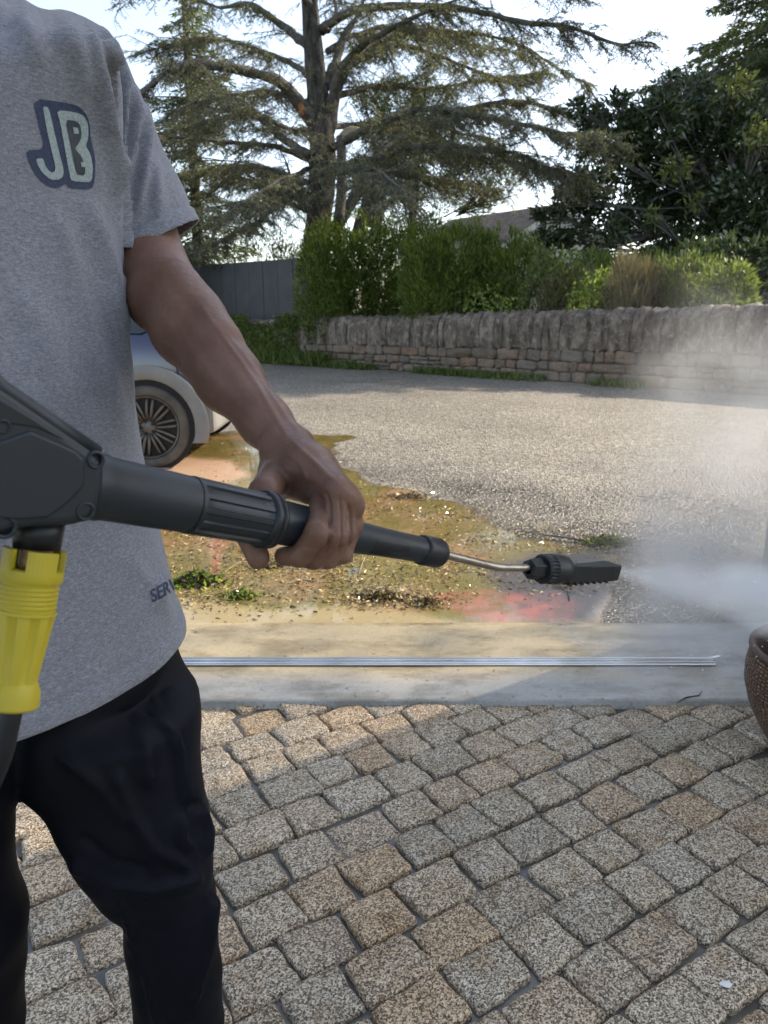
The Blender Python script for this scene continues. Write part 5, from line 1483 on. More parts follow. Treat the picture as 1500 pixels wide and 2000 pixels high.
cloth_print('logo_letter_j', [rnd(Z4([(235,592),(268,600),(290,700),(325,850),(350,945),(347,985),(320,1003),(275,1002),(235,967),(205,920),(197,885),(235,883),(248,925),(275,962),(300,960),(305,930),(285,850),(262,750),(245,660)]), 1)], M['print_pale'], .0014, shirt)
cloth_print('logo_letter_b', [rnd(Z4([(310,612),(420,625),(462,642),(487,690),(488,770),(472,812),(500,860),(513,930),(508,1002),(490,1018),(392,1008),(384,980),(350,790),(330,680)]), 1)], M['print_pale'], .0014, shirt)
cloth_print('logo_letter_inner', [rnd(Z4([(357,665),(420,672),(442,700),(448,760),(432,800),(408,828),(446,868),(466,920),(468,977),(425,974),(412,940),(385,800)]), 1)], M['print_dark'], .0020, shirt)
cloth_print('logo_letter_counter', [Z4([(396,708),(424,712),(430,745),(402,745)]), Z4([(440,902),(466,905),(468,932),(444,930)])], M['print_pale'], .0026, shirt)
def text_mesh(txt):
    cu = bpy.data.curves.new('txt', 'FONT'); cu.body = txt; cu.offset = .022; cu.resolution_u = 3
    o_ = bpy.data.objects.new('txt', cu); C.objects.link(o_)
    dg = bpy.context.evaluated_depsgraph_get(); me_ = bpy.data.meshes.new_from_object(o_.evaluated_get(dg))
    V_ = [tuple(v.co) for v in me_.vertices]; P_ = [tuple(p.vertices) for p in me_.polygons]
    bpy.data.objects.remove(o_); bpy.data.curves.remove(cu); bpy.data.meshes.remove(me_)
    return V_, P_
V_, P_ = text_mesh('SERVI')
wt = max(v[0] for v in V_)
def hem_map(x, y):
    u = x/wt; cxp = 296+62*u-9*u*u; cyp = 1177-30*u-2*u*u
    return (cxp-y*6.5*1.0, cyp-y*34*(1-.02*u))
pl = [[hem_map(*V_[i_][:2]) for i_ in f] for f in P_]
cloth_print('hem_lettering', pl, M['print_hem'], .0009, shirt)

# --- trousers
def lp(*a): return P(*a)
tl = [(195,1320,.93,.118),(205,1410,.915,.122),(236,1490,.91,.1000),(254,1560,.915,.0935),(275,1625,.94,.0915),(298,1685,.955,.0800),(330,1750,.98,.0620),(336,1830,1.02,.0645),(346,1900,1.045,.0655),(352,2000,1.085,.069),(356,2110,1.10,.070)]
trr = [(-110,1390,.84,.115),(-155,1500,.80,.0965),(-155,1620,.84,.098),(-145,1720,.87,.098),(-95,1800,.90,.088),(-80,1880,.945,.083),(-62,2000,.99,.077),(-55,2130,1.08,.075)]
pr = []
for ch in (tl, trr):
    for a in range(len(ch)-1): pr.append(('c', P(*ch[a][:3]), P(*ch[a+1][:3]), ch[a][3], ch[a+1][3]))
pr += [('e', np.array((TC[0]+.01, .83, .85)), (.170, .12, .12), np.stack([Lv, Fv, (0, 0, 1)], 1))]
pr = [(p[0], p[1], p[2], p[3]-.004, p[4]-.004) if p[0] == 'c' else p for p in pr]
Vt, Qt = implicit([(.003, pr)], .0062, it=2)
Nt = vnormals(Vt, Qt)
d_ = -.002+.007*fbm(np.stack([Vt[:, 0]*10, Vt[:, 1]*10, Vt[:, 2]*4], 1)+5, 3)
tx, ty, td = proj(Vt)
def fold(pts, amp, wd):
    pts = np.array(pts, float); best = np.full(len(Vt), 1e9)
    for a in range(len(pts)-1):
        e = pts[a+1]-pts[a]; t = np.clip(((tx-pts[a, 0])*e[0]+(ty-pts[a, 1])*e[1])/(e@e), 0, 1)
        best = np.minimum(best, np.hypot(tx-pts[a, 0]-t*e[0], ty-pts[a, 1]-t*e[1]))
    return 1.5*amp*np.exp(-(best/wd)**2)*(Nt@FWD < 0)
for f_ in [([(230,1520),(262,1600),(300,1660),(360,1690)], .007, 10), ([(130,1480),(200,1540),(240,1600)], .006, 12), ([(330,1390),(345,1450),(358,1520),(365,1570)], .010, 8), ([(362,1570),(395,1572)], -.008, 5), ([(358,1600),(356,1640),(372,1655)], .006, 8), ([(395,1580),(408,1620),(404,1660)], .006, 8), ([(245,1770),(262,1830),(290,1900),(310,1990)], .008, 9),
           ([(415,1760),(405,1850),(380,1950)], .007, 7), ([(150,1690),(220,1730),(300,1740),(380,1715)], .007, 12), ([(270,1370),(282,1440),(290,1520)], .006, 16), ([(160,1640),(220,1690),(280,1700)], -.005, 10)]:
    d_ += fold(*f_)
Vt = Vt+Nt*d_[:, None]
_fn = torso_fn(Vt)
_sm = np.clip((Vt[:, 2]-.735)/.05, 0, 1); _sm = _sm*_sm*(3-2*_sm)
Vt = Vt-Nt*(np.maximum(_fn+.012, 0)*_sm)[:, None]*1.15
keep = (Vt[:, 2] > .075) & (Vt[:, 2] < .822)
Qt = Qt[keep[Qt].all(1)]
link('trousers', mesh_np('trousers', Vt, Qt, True), M['trousers'], person)
for (ankle) in (P(356, 2130, 1.10), P(-55, 2160, 1.08)):
    a = np.array((ankle[0], ankle[1], 0)); f_ = Fv
    Vk, Qk = implicit([(.01, [('c', a+(0, 0, .05)-f_*.05, a+(0, 0, .045)+f_*.06, .044, .042), ('c', a+(0, 0, .045)+f_*.06, a+(0, 0, .035)+f_*.17, .042, .034), ('c', a+(0, 0, .05), a+(0, 0, .12), .045, .045)])], .006)
    Vk[:, 2] = np.maximum(Vk[:, 2], .004); link('shoe', mesh_np('shoe', Vk, Qk, True), M['shoe'], person)

# ------------------------------------------------------------------ pressure washer lance
gun = empty('pressure_washer_lance', LT(0), 'dark grey pressure washer trigger gun and lance with flat black fan nozzle', 'pressure washer')
pxm = F/1.0
def seg_t(t): return t*LLEN
def tube_l(name, prof, mt, seg=48): return MB().lathe([(seg_t(t), r_) for t, r_ in prof], LA, lax, seg).build(name, mt, gun)
tube_l('collar_tube', [(-.06, .0225), (.0, .0225), (.004, .0215), (.10, .0212), (.19, .0208), (.20, .0205)], M['plastic'])
# ribbed sleeve: real grooves
seg = 144; V = []; rows = [(.195, 0), (.2, .0), (.205, 0), (.215, 1), (.24, 1), (.36, 1), (.375, 1), (.385, 0), (.392, 0)]
for t, on in rows:
    for k in range(seg):
        ph = (k % 12)/12; grv = 1 if (on and .18 < ph < .78) else 0
        rr_ = .0213-.0006*((t-.195)/.2)-(.0019 if grv else 0)
        a = 2*math.pi*k/seg; V.append(LT(t)+rr_*(math.cos(a)*lu+math.sin(a)*lf))
Q = [(a*seg+k, a*seg+(k+1) % seg, (a+1)*seg+(k+1) % seg, (a+1)*seg+k) for a in range(len(rows)-1) for k in range(seg)]
o = link('ribbed_sleeve', mesh_np('ribbed_sleeve', np.array(V), np.array(Q), True), M['plastic'], gun)
es = o.modifiers.new('e', 'EDGE_SPLIT'); es.split_angle = R(40)
tube_l('locking_ring', [(.383, .0190), (.384, .0218), (.392, .0232), (.405, .0228), (.408, .0218), (.409, .0228), (.418, .0226), (.424, .0205), (.425, .017)], M['plastic_d'])
tube_l('grip_tube', [(.42, .0186), (.44, .0182), (.50, .0178), (.56, .0174), (.62, .0163), (.68, .0152), (.74, .0140), (.80, .0133), (.90, .0129), (.965, .0127)], M['plastic'])
tube_l('end_ring', [(.955, .0125), (.956, .0142), (.965, .0150), (1.03, .0150), (1.04, .0140), (1.042, .0115), (1.034, .0100), (1.03, .004)], M['plastic_d'])
# raised seam lines, vent dots and moulded marks on the grip
mb = MB()
for ph in (62,): mb.tube([LT(.43)+.0183*(math.cos(R(-20))*lu+math.sin(R(-20))*lf), LT(.56)+.0175*(math.cos(R(-20))*lu+math.sin(R(-20))*lf)], .0007, 6)
mb.build('seam', M['groove'], gun)
for t in (.478, .505, .532):
    c = LT(t)+.0178*(math.cos(R(72))*lu+math.sin(R(72))*lf); n_ = math.cos(R(72))*lu+math.sin(R(72))*lf
    MB().lathe([(-.002, .0009), (.0004, .0009), (.0005, 0)], c, n_, 8).build('dot', M['groove'], gun)
mb = MB()
for k in range(3):
    ph = 70+7*k; n_ = math.cos(R(ph))*lu+math.sin(R(ph))*lf; w_ = .026-.007*k
    mb.tube([LT(.555-w_*.8)+.0179*n_, LT(.555+w_*.8)+.0176*n_], .0005, 5)
mb.build('moulded_mark', M['groove'], gun)
# raised label panel beyond the hand
V = []; n_a = 10; rows = [(.73, 0), (.735, 1), (.86, 1), (.88, 0)]
for t, on in rows:
    for k in range(n_a):
        ph = R(68+9*k); rr_ = np.interp(t, [.68, .74, .80, .90], [.0152, .0140, .0133, .0129])+(.0008 if on and 0 < k < n_a-1 else -.0004); V.append(LT(t)+rr_*(math.cos(ph)*lu+math.sin(ph)*lf))
Q = [(a*n_a+k, a*n_a+k+1, (a+1)*n_a+k+1, (a+1)*n_a+k) for a in range(3) for k in range(n_a-1)]
link('label_panel', mesh_np('label_panel', np.array(V), np.array(Q), True), M['plastic_d'], gun)
mb = MB()
for k, t in enumerate(np.linspace(.775, .845, 9)):
    ph = R(118); mb.tube([LT(t)+.0141*(math.cos(ph-.05)*lu+math.sin(ph-.05)*lf), LT(t+.003)+.0139*(math.cos(ph+.12)*lu+math.sin(ph+.12)*lf)], .0004, 5)
mb.build('embossed_mark', M['gunprint'], gun)
# steel rod with a bend
rod = smooth_path([LT(1.02), P(905, 1092, .785), P(950, 1103, .81), P(975, 1108, .822), P(1000, 1109, .835), P(1050, 1109, .865)], 26)
MB().tube(rod, .0043, 16).build('steel_rod', M['steel'], gun)
# nozzle: nut, ribbed head, fan tip
n0 = P(1036, 1111, .857); n1 = P(1218, 1113, .955); nx_ = (n1-n0); NL = np.linalg.norm(nx_); nx_ /= NL
nu = np.array((0, 0, 1.0)); nu = nu-nx_*(nu@nx_); nu /= np.linalg.norm(nu); nf = np.cross(nx_, nu)
def NT(s_, a=0, b=0): return n0+nx_*s_+nu*a+nf*b
MB().lathe([(-.004, .0065), (-.003, .0115), (.002, .0128), (.018, .0130), (.019, .0105), (.021, .0105)], n0, nx_, 6, False).build('union_nut', M['plastic_d'], gun, .0008)
V = []; seg = 96
for s_, r_, on in [(.016, .0100, 0), (.0165, .0160, 0), (.019, .0172, 0), (.021, .0170, 1), (.030, .0174, 1), (.031, .0176, 0), (.048, .0172, 0), (.056, .0158, 0), (.060, .0120, 0), (.0605, .004, 0)]:
    for k in range(seg):
        rr_ = r_-(.0016 if on and k % 4 < 2 else 0); a = 2*math.pi*k/seg; V.append(NT(s_)+rr_*(math.cos(a)*nu+math.sin(a)*nf))
Q = [(a*seg+k, a*seg+(k+1) % seg, (a+1)*seg+(k+1) % seg, (a+1)*seg+k) for a in range(9) for k in range(seg)]
o = link('nozzle_head', mesh_np('nozzle_head', np.array(V), np.array(Q), True), M['plastic_d'], gun); es = o.modifiers.new('e', 'EDGE_SPLIT'); es.split_angle = R(40)
E_ = .150
mb = MB()
prof = [(.050, .007, -.014), (.075, .005, -.016), (.105, .0065, -.0145), (.135, .0085, -.012), (E_-.004, .0085, -.011), (E_, .006, -.009)]
hw_ = [.010, .008, .009, .012, .012, .010]
V = []
for (s_, a, b), h in zip(prof, hw_): V += [NT(s_, a, -h), NT(s_, a, h), NT(s_, b, h*.9), NT(s_, b, -h*.9)]
Q = [(i_*4+k, i_*4+(k+1) % 4, (i_+1)*4+(k+1) % 4, (i_+1)*4+k) for i_ in range(5) for k in range(4)]+[(3, 2, 1, 0), (20, 21, 22, 23)]
mb.add(V, Q); mb.build('fan_tip', M['plastic_d'], gun, .0012)
for k in range(7):
    s_ = .062+.011*k; b = -.0155+.0006*k
    MB().box(NT(s_, b-.0008, 0), (.0035, .020, .0035), Matrix((tuple(nx_), tuple(nf), tuple(nu))).transposed()).build('tooth', M['plastic_d'], gun, .0005, 1)
MB().box(NT(.095, .0052, .0078), (.060, .0015, .002), Matrix((tuple(nx_), tuple(nf), tuple(nu))).transposed()).build('tip_rib', M['plastic_d'], gun, .0004, 1)
# gun housing: side faces in the plane of the lance
def on_plane(px, py, off):
    o_ = LA+lf*off; dr = RT*((px-750)/F)+UPV*(-(py-1000)/F)+FWD
    return CAM+dr*(((o_-CAM)@lf)/(dr@lf))
HW = .026
outl = [(202,893),(208,915),(206,960),(196,1002),(176,1020),(150,1027),(120,1031),(60,1033),(30,1040),(-10,1052),(-70,1040),(-130,1010),(-170,960),(-260,1180),(-330,1160),(-230,900),(-160,790),(-110,700),(-60,690),(0,752),(100,820),(180,876)]
mb = MB(); mb.prism([on_plane(x, y, HW) for x, y in outl], -lf*2*HW); mb.build('housing', M['plastic'], gun, .009, 4)
mb = MB(); mb.prism([on_plane(x, y, HW+.0018) for x, y in [(-60,900),(0,862),(60,842),(120,868),(150,882),(166,898),(166,948),(140,978),(95,1012),(40,1016),(-40,1010)]], -lf*.006); mb.build('side_panel', M['plastic'], gun, .0016, 3)
mb = MB(); mb.prism([on_plane(x, y, HW+.0006) for x, y in [(-60,742),(0,778),(70,820),(132,862),(70,836),(0,826),(-60,840)]], -lf*.006); mb.build('recess_shade', M['plastic_d'], gun, .001, 2)  # dark plate on the housing in place of a shaded hollow
mb = MB(); mb.tube([on_plane(-60, 700, HW-.010), on_plane(0, 757, HW-.008), on_plane(100, 826, HW-.007), on_plane(188, 886, HW-.007)], .0055, 10); mb.build('top_ridge', M['plastic'], gun)
for (x, y, r_) in ((183, 897, .0040), (163, 997, .0042), (6, 1028, .0048), (2, 832, .0030)):
    c = on_plane(x, y, HW-.003)
    MB().lathe([(-.004, r_*1.5), (.0035, r_*1.45), (.0042, r_*1.25), (.0040, r_*1.02), (-.003, r_*.95)], c, lf, 20).build('screw_boss', M['plastic'], gun)
    MB().lathe([(-.003, r_), (.0015, r_), (.0016, 0)], c, lf, 16).build('hole_shade_disc', M['groove'], gun)  # dark disc stands in for the shade inside the hole
mb = MB().tube([P(-150, 960, .425), P(-205, 1020, .42), P(-250, 1130, .42)], [.006, .006, .005], 8); mb.build('trigger', M['plastic_d'], gun)
# hose coupling
MB().tube([P(78, 1010, .475), P(72, 1072, .475)], [.0155, .0140], 28).build('hose_port', M['plastic_d'], gun)
MB().tube([P(74, 1060, .475), P(66, 1110, .475)], [.0105, .0105], 6, smooth=False).build('brass_fitting', M['brass'], gun)
hose = empty('hose_coupling', P(70, 1090, .475), 'bright yellow ribbed hose coupling with black hose hanging below the gun', 'hose coupling')
c0, c1 = P(68, 1082, .475), P(22, 1380, .475); ca = c1-c0; CL = np.linalg.norm(ca); ca /= CL
cu_ = np.cross(ca, FWD); cu_ /= np.linalg.norm(cu_); cv_ = -np.cross(ca, cu_)
if cv_@FWD > 0: cv_ = -cv_
def coup(name, rows, seg=64, flute=None, mt='yellow', lo=0):
    V = []
    for s_, r_ in rows:
        for k in range(seg):
            a = 2*math.pi*k/seg; rr_ = r_
            if flute: rr_ *= 1-flute*(abs(math.sin(a*4)) < .55)*(1 if rows[0][0] < s_ < rows[-1][0] else 0)
            V.append(c0+ca*s_*CL+rr_*(math.cos(a)*cu_+math.sin(a)*cv_))
    n_ = len(rows); Q = [(a*seg+k, a*seg+(k+1) % seg, (a+1)*seg+(k+1) % seg, (a+1)*seg+k) for a in range(n_-1) for k in range(seg)]
    o_ = link(name, mesh_np(name, np.array(V), np.array(Q), True), M[mt], hose); e_ = o_.modifiers.new('e', 'EDGE_SPLIT'); e_.split_angle = R(32); return o_
coup('crown_ring', [(.09, .0155), (.10, .0185), (.16, .0188), (.175, .0180)])
for k in range(4):
    a0 = 2*math.pi*k/4+.3; V = []
    for s_ in (-.03, .10):
        for r_ in (.0150, .0185):
            for j in range(9):
                a = a0+j/8*1.05; V.append(c0+ca*s_*CL+r_*(math.cos(a)*cu_+math.sin(a)*cv_))
    Q = []
    for j in range(8): Q += [(j, j+1, 9+j+1, 9+j), (18+j, 27+j, 27+j+1, 18+j+1), (9+j, 9+j+1, 27+j+1, 27+j), (j, 18+j, 18+j+1, j+1)]
    Q += [(0, 9, 27, 18), (8, 26, 35, 17)]
    MB().add(V, Q).build('crown_lug', M['yellow'], hose)
rb = [(.17, .0172)]
for k in range(5): rb += [(.20+.03*k, .0166), (.207+.03*k, .0173), (.217+.03*k, .0173), (.224+.03*k, .0166)]
coup('rib_band', rb+[(.36, .0165), (.365, .0182), (.385, .0182), (.39, .0170)])
coup('fluted_grip', [(.385, .0170), (.41, .0172), (.80, .0130), (.84, .0128)], 96, .085)
coup('end_flange', [(.82, .0120), (.84, .0135), (.90, .0158), (.985, .0162), (1.0, .0150), (1.002, .004)])
MB().tube(smooth_path([c0+ca*CL*.95, P(14, 1420, .475), P(-8, 1500, .48), P(-80, 1640, .50), P(-220, 1800, .55), P(-420, 1900, .7)], 26), .0072, 14).build('hose', M['plastic_d'], hose)

# ------------------------------------------------------------------ things lying on the ground
rg = np.random.default_rng(123)
def in_poly(px, py, poly): return poly_sd(px, py, poly) > 0
def scatter(n, centres, seed=0):
    """ground points gathered round pixel centres (px, py, spread m, weight)"""
    w_ = np.array([c[3] for c in centres], float); w_ /= w_.sum(); ch = rg.choice(len(centres), n, p=w_)
    out = []
    for k in ch:
        c = centres[k]; g0 = G(c[0], c[1]); a = rg.normal(size=2)*c[2]*np.array((1.5, .9)); out.append((g0[0]+a[0], g0[1]+a[1], 0))
    return np.array(out)
drift = [(380,1165,.10,2),(400,1060,.22,3),(470,1110,.22,3),(560,1100,.2,2),(620,1130,.16,2),(740,1170,.07,3),(700,1150,.14,2),(660,1090,.14,2),(830,1178,.04,1.4),(800,1000,.16,1.6),(880,1010,.14,1.2),(960,1060,.12,1.5),(1040,1040,.12,1.2),(760,960,.20,1),(640,960,.2,1),(560,940,.25,1),(480,1180,.12,1),(900,1130,.15,1),(1150,1060,.12,1.3),(1080,1140,.10,1),(430,1010,.2,1.2),(450,900,.5,1),(880,1110,.1,1)]
def litter(name, n, cen, mt, L0, L1, W, label, cat, zt=.006, tilt=.25):
    Pb = scatter(n, cen); sd_x, sd_y, _d = proj(Pb); kp = (Pb[:, 1] > Y_CON+.01) & (Pb[:, 1] < 9) ; Pb = Pb[kp]; n = len(Pb)
    a = rg.uniform(0, 2*math.pi, n); D = np.stack([np.cos(a), np.sin(a), rg.normal(size=n)*tilt], 1)
    Pb[:, 2] = rg.uniform(.004, zt, n)+.5*L1*np.abs(D[:, 2])*.5
    V, Q = leaf_quads(Pb, D, rg.uniform(L0, L1, n), rg.uniform(W*.5, W*1.4, n), rg, .3)
    V[:, 2] = np.maximum(V[:, 2], .0045)
    o_ = link(name, mesh_np(name, V, Q), M[mt]); return props(o_, label, cat, kind='stuff')
litter('leaf_litter', 5600, drift, 'litter', .007, .038, .0085, 'tan and brown wet leaf bits and splinters strewn over the muddy puddle', 'litter')
litter('dark_litter', 1500, drift, 'litter_d', .005, .028, .010, 'dark wet plant scraps strewn over the muddy puddle', 'litter')
litter('fine_debris', 2600, [(c[0], c[1], c[2]*2.2, c[3]) for c in drift], 'litter', .003, .012, .004, 'fine pale debris spread across puddle and wet asphalt', 'debris')
def heap(px, py, rx, ry, h, n, mt, label, name='debris_clump', cat='debris clump', L=.03, W=.008, group=None, up=.4):
    c = G(px, py); rt_ = empty(name, (c[0], c[1], .004), label, cat, group)
    u = rg.normal(size=(n, 2))*.5; z = h*np.exp(-(u**2).sum(1)*1.6)*rg.random(n)
    Pb = np.stack([c[0]+u[:, 0]*rx, c[1]+u[:, 1]*ry, .005+z], 1); D = rg.normal(size=(n, 3)); D[:, 2] = np.abs(D[:, 2])*up
    V, Q = leaf_quads(Pb, D, rg.uniform(L*.4, L*1.3, n), rg.uniform(W*.5, W*1.5, n), rg, .3); V[:, 2] = np.maximum(V[:, 2], .005)
    k = n//2*4
    link('scraps', mesh_np('scraps', V[k:], Q[:len(Q)-n//2]), M['litter_d'], rt_)['kind'] = 'stuff'; link('leaves' if mt == 'moss' else 'splinters', mesh_np('scraps', V[:k], Q[:n//2]), M[mt], rt_)['kind'] = 'stuff'
heap(383, 1140, .095, .06, .045, 900, 'moss', 'bright green weed clump lying in the mud beside the shirt hem', 'weed_clump', 'weed clump', .035, .014)
heap(470, 1168, .06, .04, .02, 260, 'moss', 'small half-green weed scrap in the mud right of the bright clump', 'weed_clump', 'weed clump', .03, .010)
heap(742, 1170, .10, .035, .022, 700, 'litter', 'long dark soaked heap of plant debris at the lower edge of the puddle')
heap(832, 1180, .03, .03, .028, 200, 'litter', 'small upright dark tuft of debris right of the long heap')
heap(520, 1108, .07, .04, .018, 300, 'litter', 'scattered tan splinter heap in the puddle below the thumb')
heap(655, 1095, .08, .035, .016, 300, 'litter', 'wet brown splinter heap in the puddle right below the fingers')
heap(800, 972, .14, .06, .02, 300, 'litter', 'far dark debris drift beside the wet asphalt above the lance')
heap(1185, 1062, .11, .05, .035, 700, 'moss', 'mossy green tuft at the right end of the fallen branch', 'moss_tuft', 'moss', .030, .009)
heap(1100, 1140, .05, .07, .012, 120, 'litter', 'few thin dark scraps on the wet ground beneath the nozzle')
# fallen branch
br = empty('fallen_branch', G(1100, 1048), 'thin bare forked branch lying on wet ground above the nozzle', 'branch')
def gp(pts, z=.012): return [G(p[0], p[1], z+(p[2] if len(p) > 2 else 0)) for p in pts]
MB().tube(smooth_path(gp([(1012,1037,.03),(1045,1042,.02),(1090,1048,.008),(1140,1056,0),(1180,1062,0)]), 18, .004, 2), list(np.linspace(.003, .008, 18)), 8).build('main_stem', M['bark'], br)
MB().tube(smooth_path(gp([(1060,1044,.012),(1040,1032,.03),(1032,1024,.045)]), 8), list(np.linspace(.0035, .001, 8)), 6).build('side_twig', M['bark'], br)
MB().tube(smooth_path(gp([(1090,1048,.008),(1088,1036,.03),(1089,1028,.04)]), 8), list(np.linspace(.003, .001, 8)), 6).build('side_twig', M['bark'], br)
MB().tube(smooth_path(gp([(1070,1046,.004),(1035,1050,.0),(1005,1056,.0)]), 8), list(np.linspace(.003, .001, 8)), 6).build('side_twig', M['bark'], br)
for pts, lab in [([(1272,1055),(1290,1030),(1310,1012)], 'pale curved twig on wet asphalt inside the mist'),
                 ([(1090,1120),(1105,1140),(1112,1172)], 'short dark twig on the ground just below the nozzle'),
                 ([(372,1068),(420,1052),(455,1046)], 'long straw lying in the mud under the ribbed sleeve'),
                 ([(430,1125),(455,1105),(470,1098)], 'tan straw in the mud between the two green clumps'),
                 ([(700,1128),(706,1105),(712,1090)], 'tan upright straw beside the blue plastic scrap'),
                 ([(830,978),(850,968),(868,966)], 'pale straw at the upper edge of the puddle'),
                 ([(790,975),(815,977),(838,974)], 'dark brown twig floating at the far side of the puddle'),
                 ([(560,1140),(590,1132),(612,1135)], 'thin bent straw in the puddle below the knuckles'),
                 ([(350,935),(380,930),(398,925)], 'straw lying beside the car wheel'),
                 ([(735,1198),(748,1190),(752,1186)], 'short pale splinter on the sandy strip below the long heap')]:
    o_ = MB().tube(smooth_path(gp(pts, .008), 9, .003, pts[0][0]), list(np.linspace(.0018, .0035, 9)), 6).build('twig', M['dead'] if 'dark' not in lab else M['bark']); props(o_, lab, 'twig', 'loose twigs and straws')
c = G(693, 1112, .01); mb = MB(); Rz = Matrix.Rotation(R(72), 3, 'Z') @ Matrix.Rotation(R(14), 3, 'Y')
mb.box(c, (.038, .010, .004), Rz, .9); o_ = mb.build('plastic_scrap', M['blueplastic'], None, .001); props(o_, 'small bright blue plastic strip lying in the puddle below the hand', 'plastic scrap')
for (x, y, lab) in ((515,1105,'yellow curled leaf in the mud left of the thumb tip'), (770,1152,'orange-yellow leaf on top of the long debris heap'), (537,1108,'small yellow leaf right beside the curled yellow leaf')):
    c = G(x, y, .012); a = rg.uniform(0, 3); nq = 6; mb = MB(); vs_ = []
    for j in range(nq+1):
        t = j/nq; w_ = .008*math.sin(math.pi*min(.98, t+.03))**.7; zz = .006*math.sin(t*3)
        for sg in (-1, 0, 1): q = np.array((t*.034-.017, sg*w_, zz+abs(sg)*.003)); vs_.append(c+np.array((q[0]*math.cos(a)-q[1]*math.sin(a), q[0]*math.sin(a)+q[1]*math.cos(a), q[2])))
    mb.add(vs_, [(j*3+k, j*3+k+1, (j+1)*3+k+1, (j+1)*3+k) for j in range(nq) for k in (0, 1)], True); props(mb.build('fallen_leaf', M['broad_y']), lab, 'leaf', 'yellow leaves in the mud')
# pale petal on a sett
c = G(1417, 1923, .004); mb = MB(); vs_ = [c+np.array((.0105*math.cos(t)*(1+.12*math.cos(2*t)), .0075*math.sin(t), .0012+.0008*math.sin(2*t))) for t in np.linspace(0, 2*math.pi, 17)[:-1]]
mb.add(vs_+[c+np.array((0, 0, .003))], [(k, (k+1) % 16, 16) for k in range(16)], True); mb.add([v-np.array((0, 0, .001)) for v in vs_], [tuple(range(16))[::-1]]); props(mb.build('petal', M['petal']), 'small white petal lying on a sett near the lower right corner', 'petal')
# joint cover strip of dark moss and mud along the edge of the concrete
# ------------------------------------------------------------------ spray and mist
def vol_mat(name, build, colr=(.93,.94,.96), aniso=.55):
    m = bpy.data.materials.new(name); m.use_nodes = True; g = NG(m); g.N.remove(g.b)
    v = g.n('ShaderNodeVolumePrincipled'); v.inputs['Color'].default_value = (*colr, 1); v.inputs['Anisotropy'].default_value = aniso
    g.L.new(build(g), v.inputs['Density']); g.L.new(v.outputs[0], g.out.inputs['Volume']); return m
def _sr(m, v):
    try: m.cycles.volume_step_rate = v
    except Exception: pass
    return m
def vm(g, op, a, b=None):
    x = g.n('ShaderNodeVectorMath', operation=op)
    for i_, v in enumerate((a, b)):
        if v is None: continue
        if hasattr(v, 'links'): g.L.new(v, x.inputs[i_])
        else: x.inputs[i_].default_value = tuple(v)
    return x.outputs['Value'] if op in ('DOT_PRODUCT', 'LENGTH') else x.outputs[0]
JO = NT(E_-.01, -.001, 0); JD = nx_*.96+np.array((0, 0, -.10)); JD /= np.linalg.norm(JD)
def jet(g):
    p = vm(g, 'SUBTRACT', g.co(), JO); u = vm(g, 'DOT_PRODUCT', p, JD); pr_ = vm(g, 'CROSS_PRODUCT', p, JD); rad = vm(g, 'LENGTH', pr_)
    wdt = g.math('ADD', g.math('MULTIPLY', u, .14), .007)
    nz_ = g.noise(g.map(g.co(), (1, 1, 2.4)), 8, 3, .7)
    core = g.math('SUBTRACT', g.math('ADD', .72, g.math('MULTIPLY', nz_, .5)), g.math('DIVIDE', rad, wdt), clamp=True)
    return g.math('MULTIPLY', g.math('MULTIPLY', core, g.math('GREATER_THAN', u, 0)), g.math('DIVIDE', g.math('MULTIPLY', g.math('POWER', nz_, 2.0), 52), g.math('ADD', g.math('MULTIPLY', u, 1.8), .25)))
blobs = [  # pixel x, y, depth, radius, strength
    (1395, 1165, 2.25, .40, 1.7), (1480, 1160, 2.6, .50, 1.8), (1370, 1150, 2.2, .44, 2.8), (1265, 1160, 1.7, .26, 2.6), (1180, 1165, 2.0, .30, .7), (1380, 1130, 2.3, .36, 2.8), (1490, 1020, 2.5, .55, .9), (1490, 930, 3.0, .75, .55), (1490, 860, 3.4, .70, .75), (1500, 740, 4.0, .65, .45), (1255, 1190, 2.2, .30, .8), (1230, 1010, 3.2, .75, .14), (1590, 950, 3.0, .8, .6), (1430, 800, 4.2, .9, .26), (1280, 880, 4.5, 1.1, .10)]
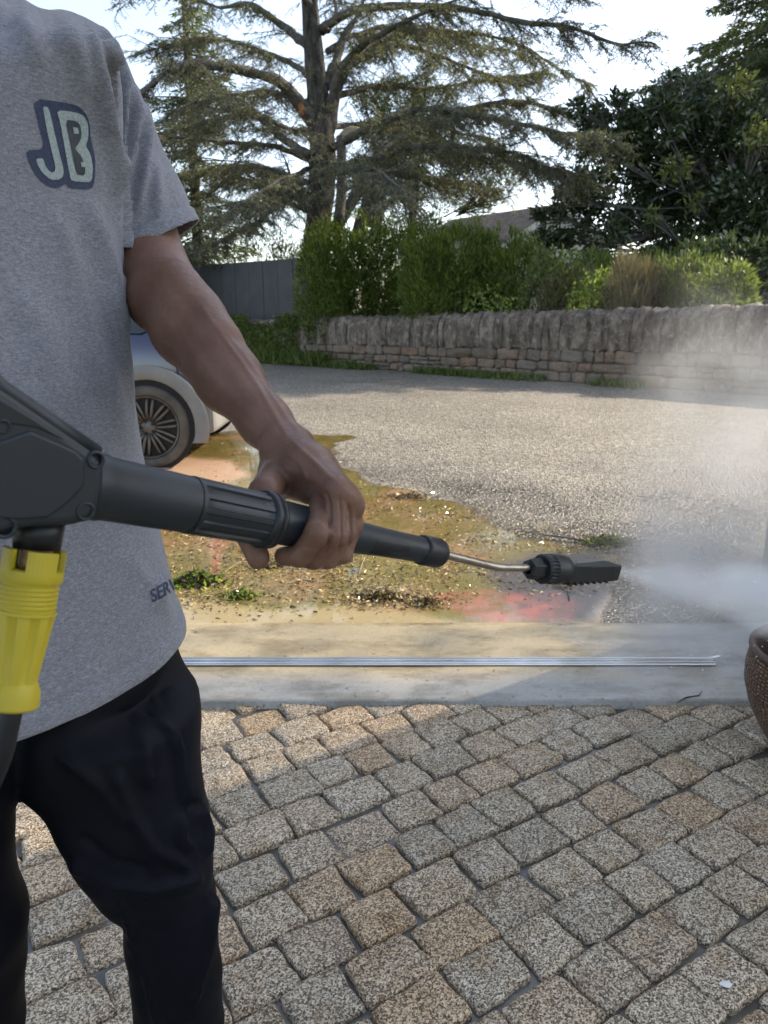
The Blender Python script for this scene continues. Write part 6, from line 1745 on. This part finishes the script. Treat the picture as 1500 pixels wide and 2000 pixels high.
def mist(g):
    co = g.co(); tot = None
    nz_ = g.noise(co, 2.6, 3, .62, .6); nz2 = g.ramp(nz_, [(.40, .04), (.62, 1.0)])
    nc = g.noise(co, 1.7, 1, .55, 0, 1)
    wob = vm(g, 'MULTIPLY', vm(g, 'SUBTRACT', nc, (.5, .5, .5)), (1.0, .8, 1.0)); co = vm(g, 'ADD', co, wob)
    for (x, y, d_, r_, st_) in blobs:
        c = P(x, y, d_); c[2] = max(c[2], .06)
        l = vm(g, 'LENGTH', vm(g, 'SUBTRACT', co, c)); f = g.math('SUBTRACT', 1.0, g.math('DIVIDE', l, r_), clamp=True); f = g.math('MULTIPLY', g.math('POWER', f, 1.9), st_*1.5)
        tot = f if tot is None else g.math('ADD', tot, f)
    return g.math('MULTIPLY', tot, g.math('MULTIPLY', nz2, 1.0))
mb = MB(); q0, q1 = JO, JO+JD*1.5
mb.lathe([(.0, .006), (.02, .015), (1.2, .19), (1.5, .235)], JO, JD, 24); b = len(mb.v)
mb.f.append(tuple(range(24))[::-1]); mb.sm.append(False); mb.f.append(tuple(range(b-24, b))); mb.sm.append(False)
props(mb.build('water_jet', _sr(vol_mat('jet_spray', jet, colr=(1,1,1), aniso=.1), .5)), 'fine fan of grey water spray shooting from the black nozzle', 'water spray', kind='stuff')
mb = MB().box((1.75, 3.2, .92), (4.3, 4.6, 1.80))
props(mb.build('mist', _sr(vol_mat('drifting_mist', mist), 2.2)), 'pale cloud of drifting spray mist between nozzle and pillar', 'mist', kind='stuff')
# droplets thrown about below the nozzle
n = 420; vs_ = []; mb = MB()
for _ in range(n):
    u = rg.random()**.7*1.0; q = JO+JD*u+rg.normal(size=3)*(.02+.10*u)+np.array((0, 0, -.02)); q[2] = max(q[2], .02); r_ = rg.uniform(.0004, .0011)
    mb.add([q+np.array(o)*r_ for o in ((1,0,0),(-1,0,0),(0,1,0),(0,-1,0),(0,0,1.3),(0,0,-1.3))], [(0,2,4),(2,1,4),(1,3,4),(3,0,4),(2,0,5),(1,2,5),(3,1,5),(0,3,5)], True)
wm = mat('water_drop', (.85,.88,.9), .05, .8); props(mb.build('droplets', wm), 'tiny bright water droplets flying round the spray', 'droplets', kind='stuff')
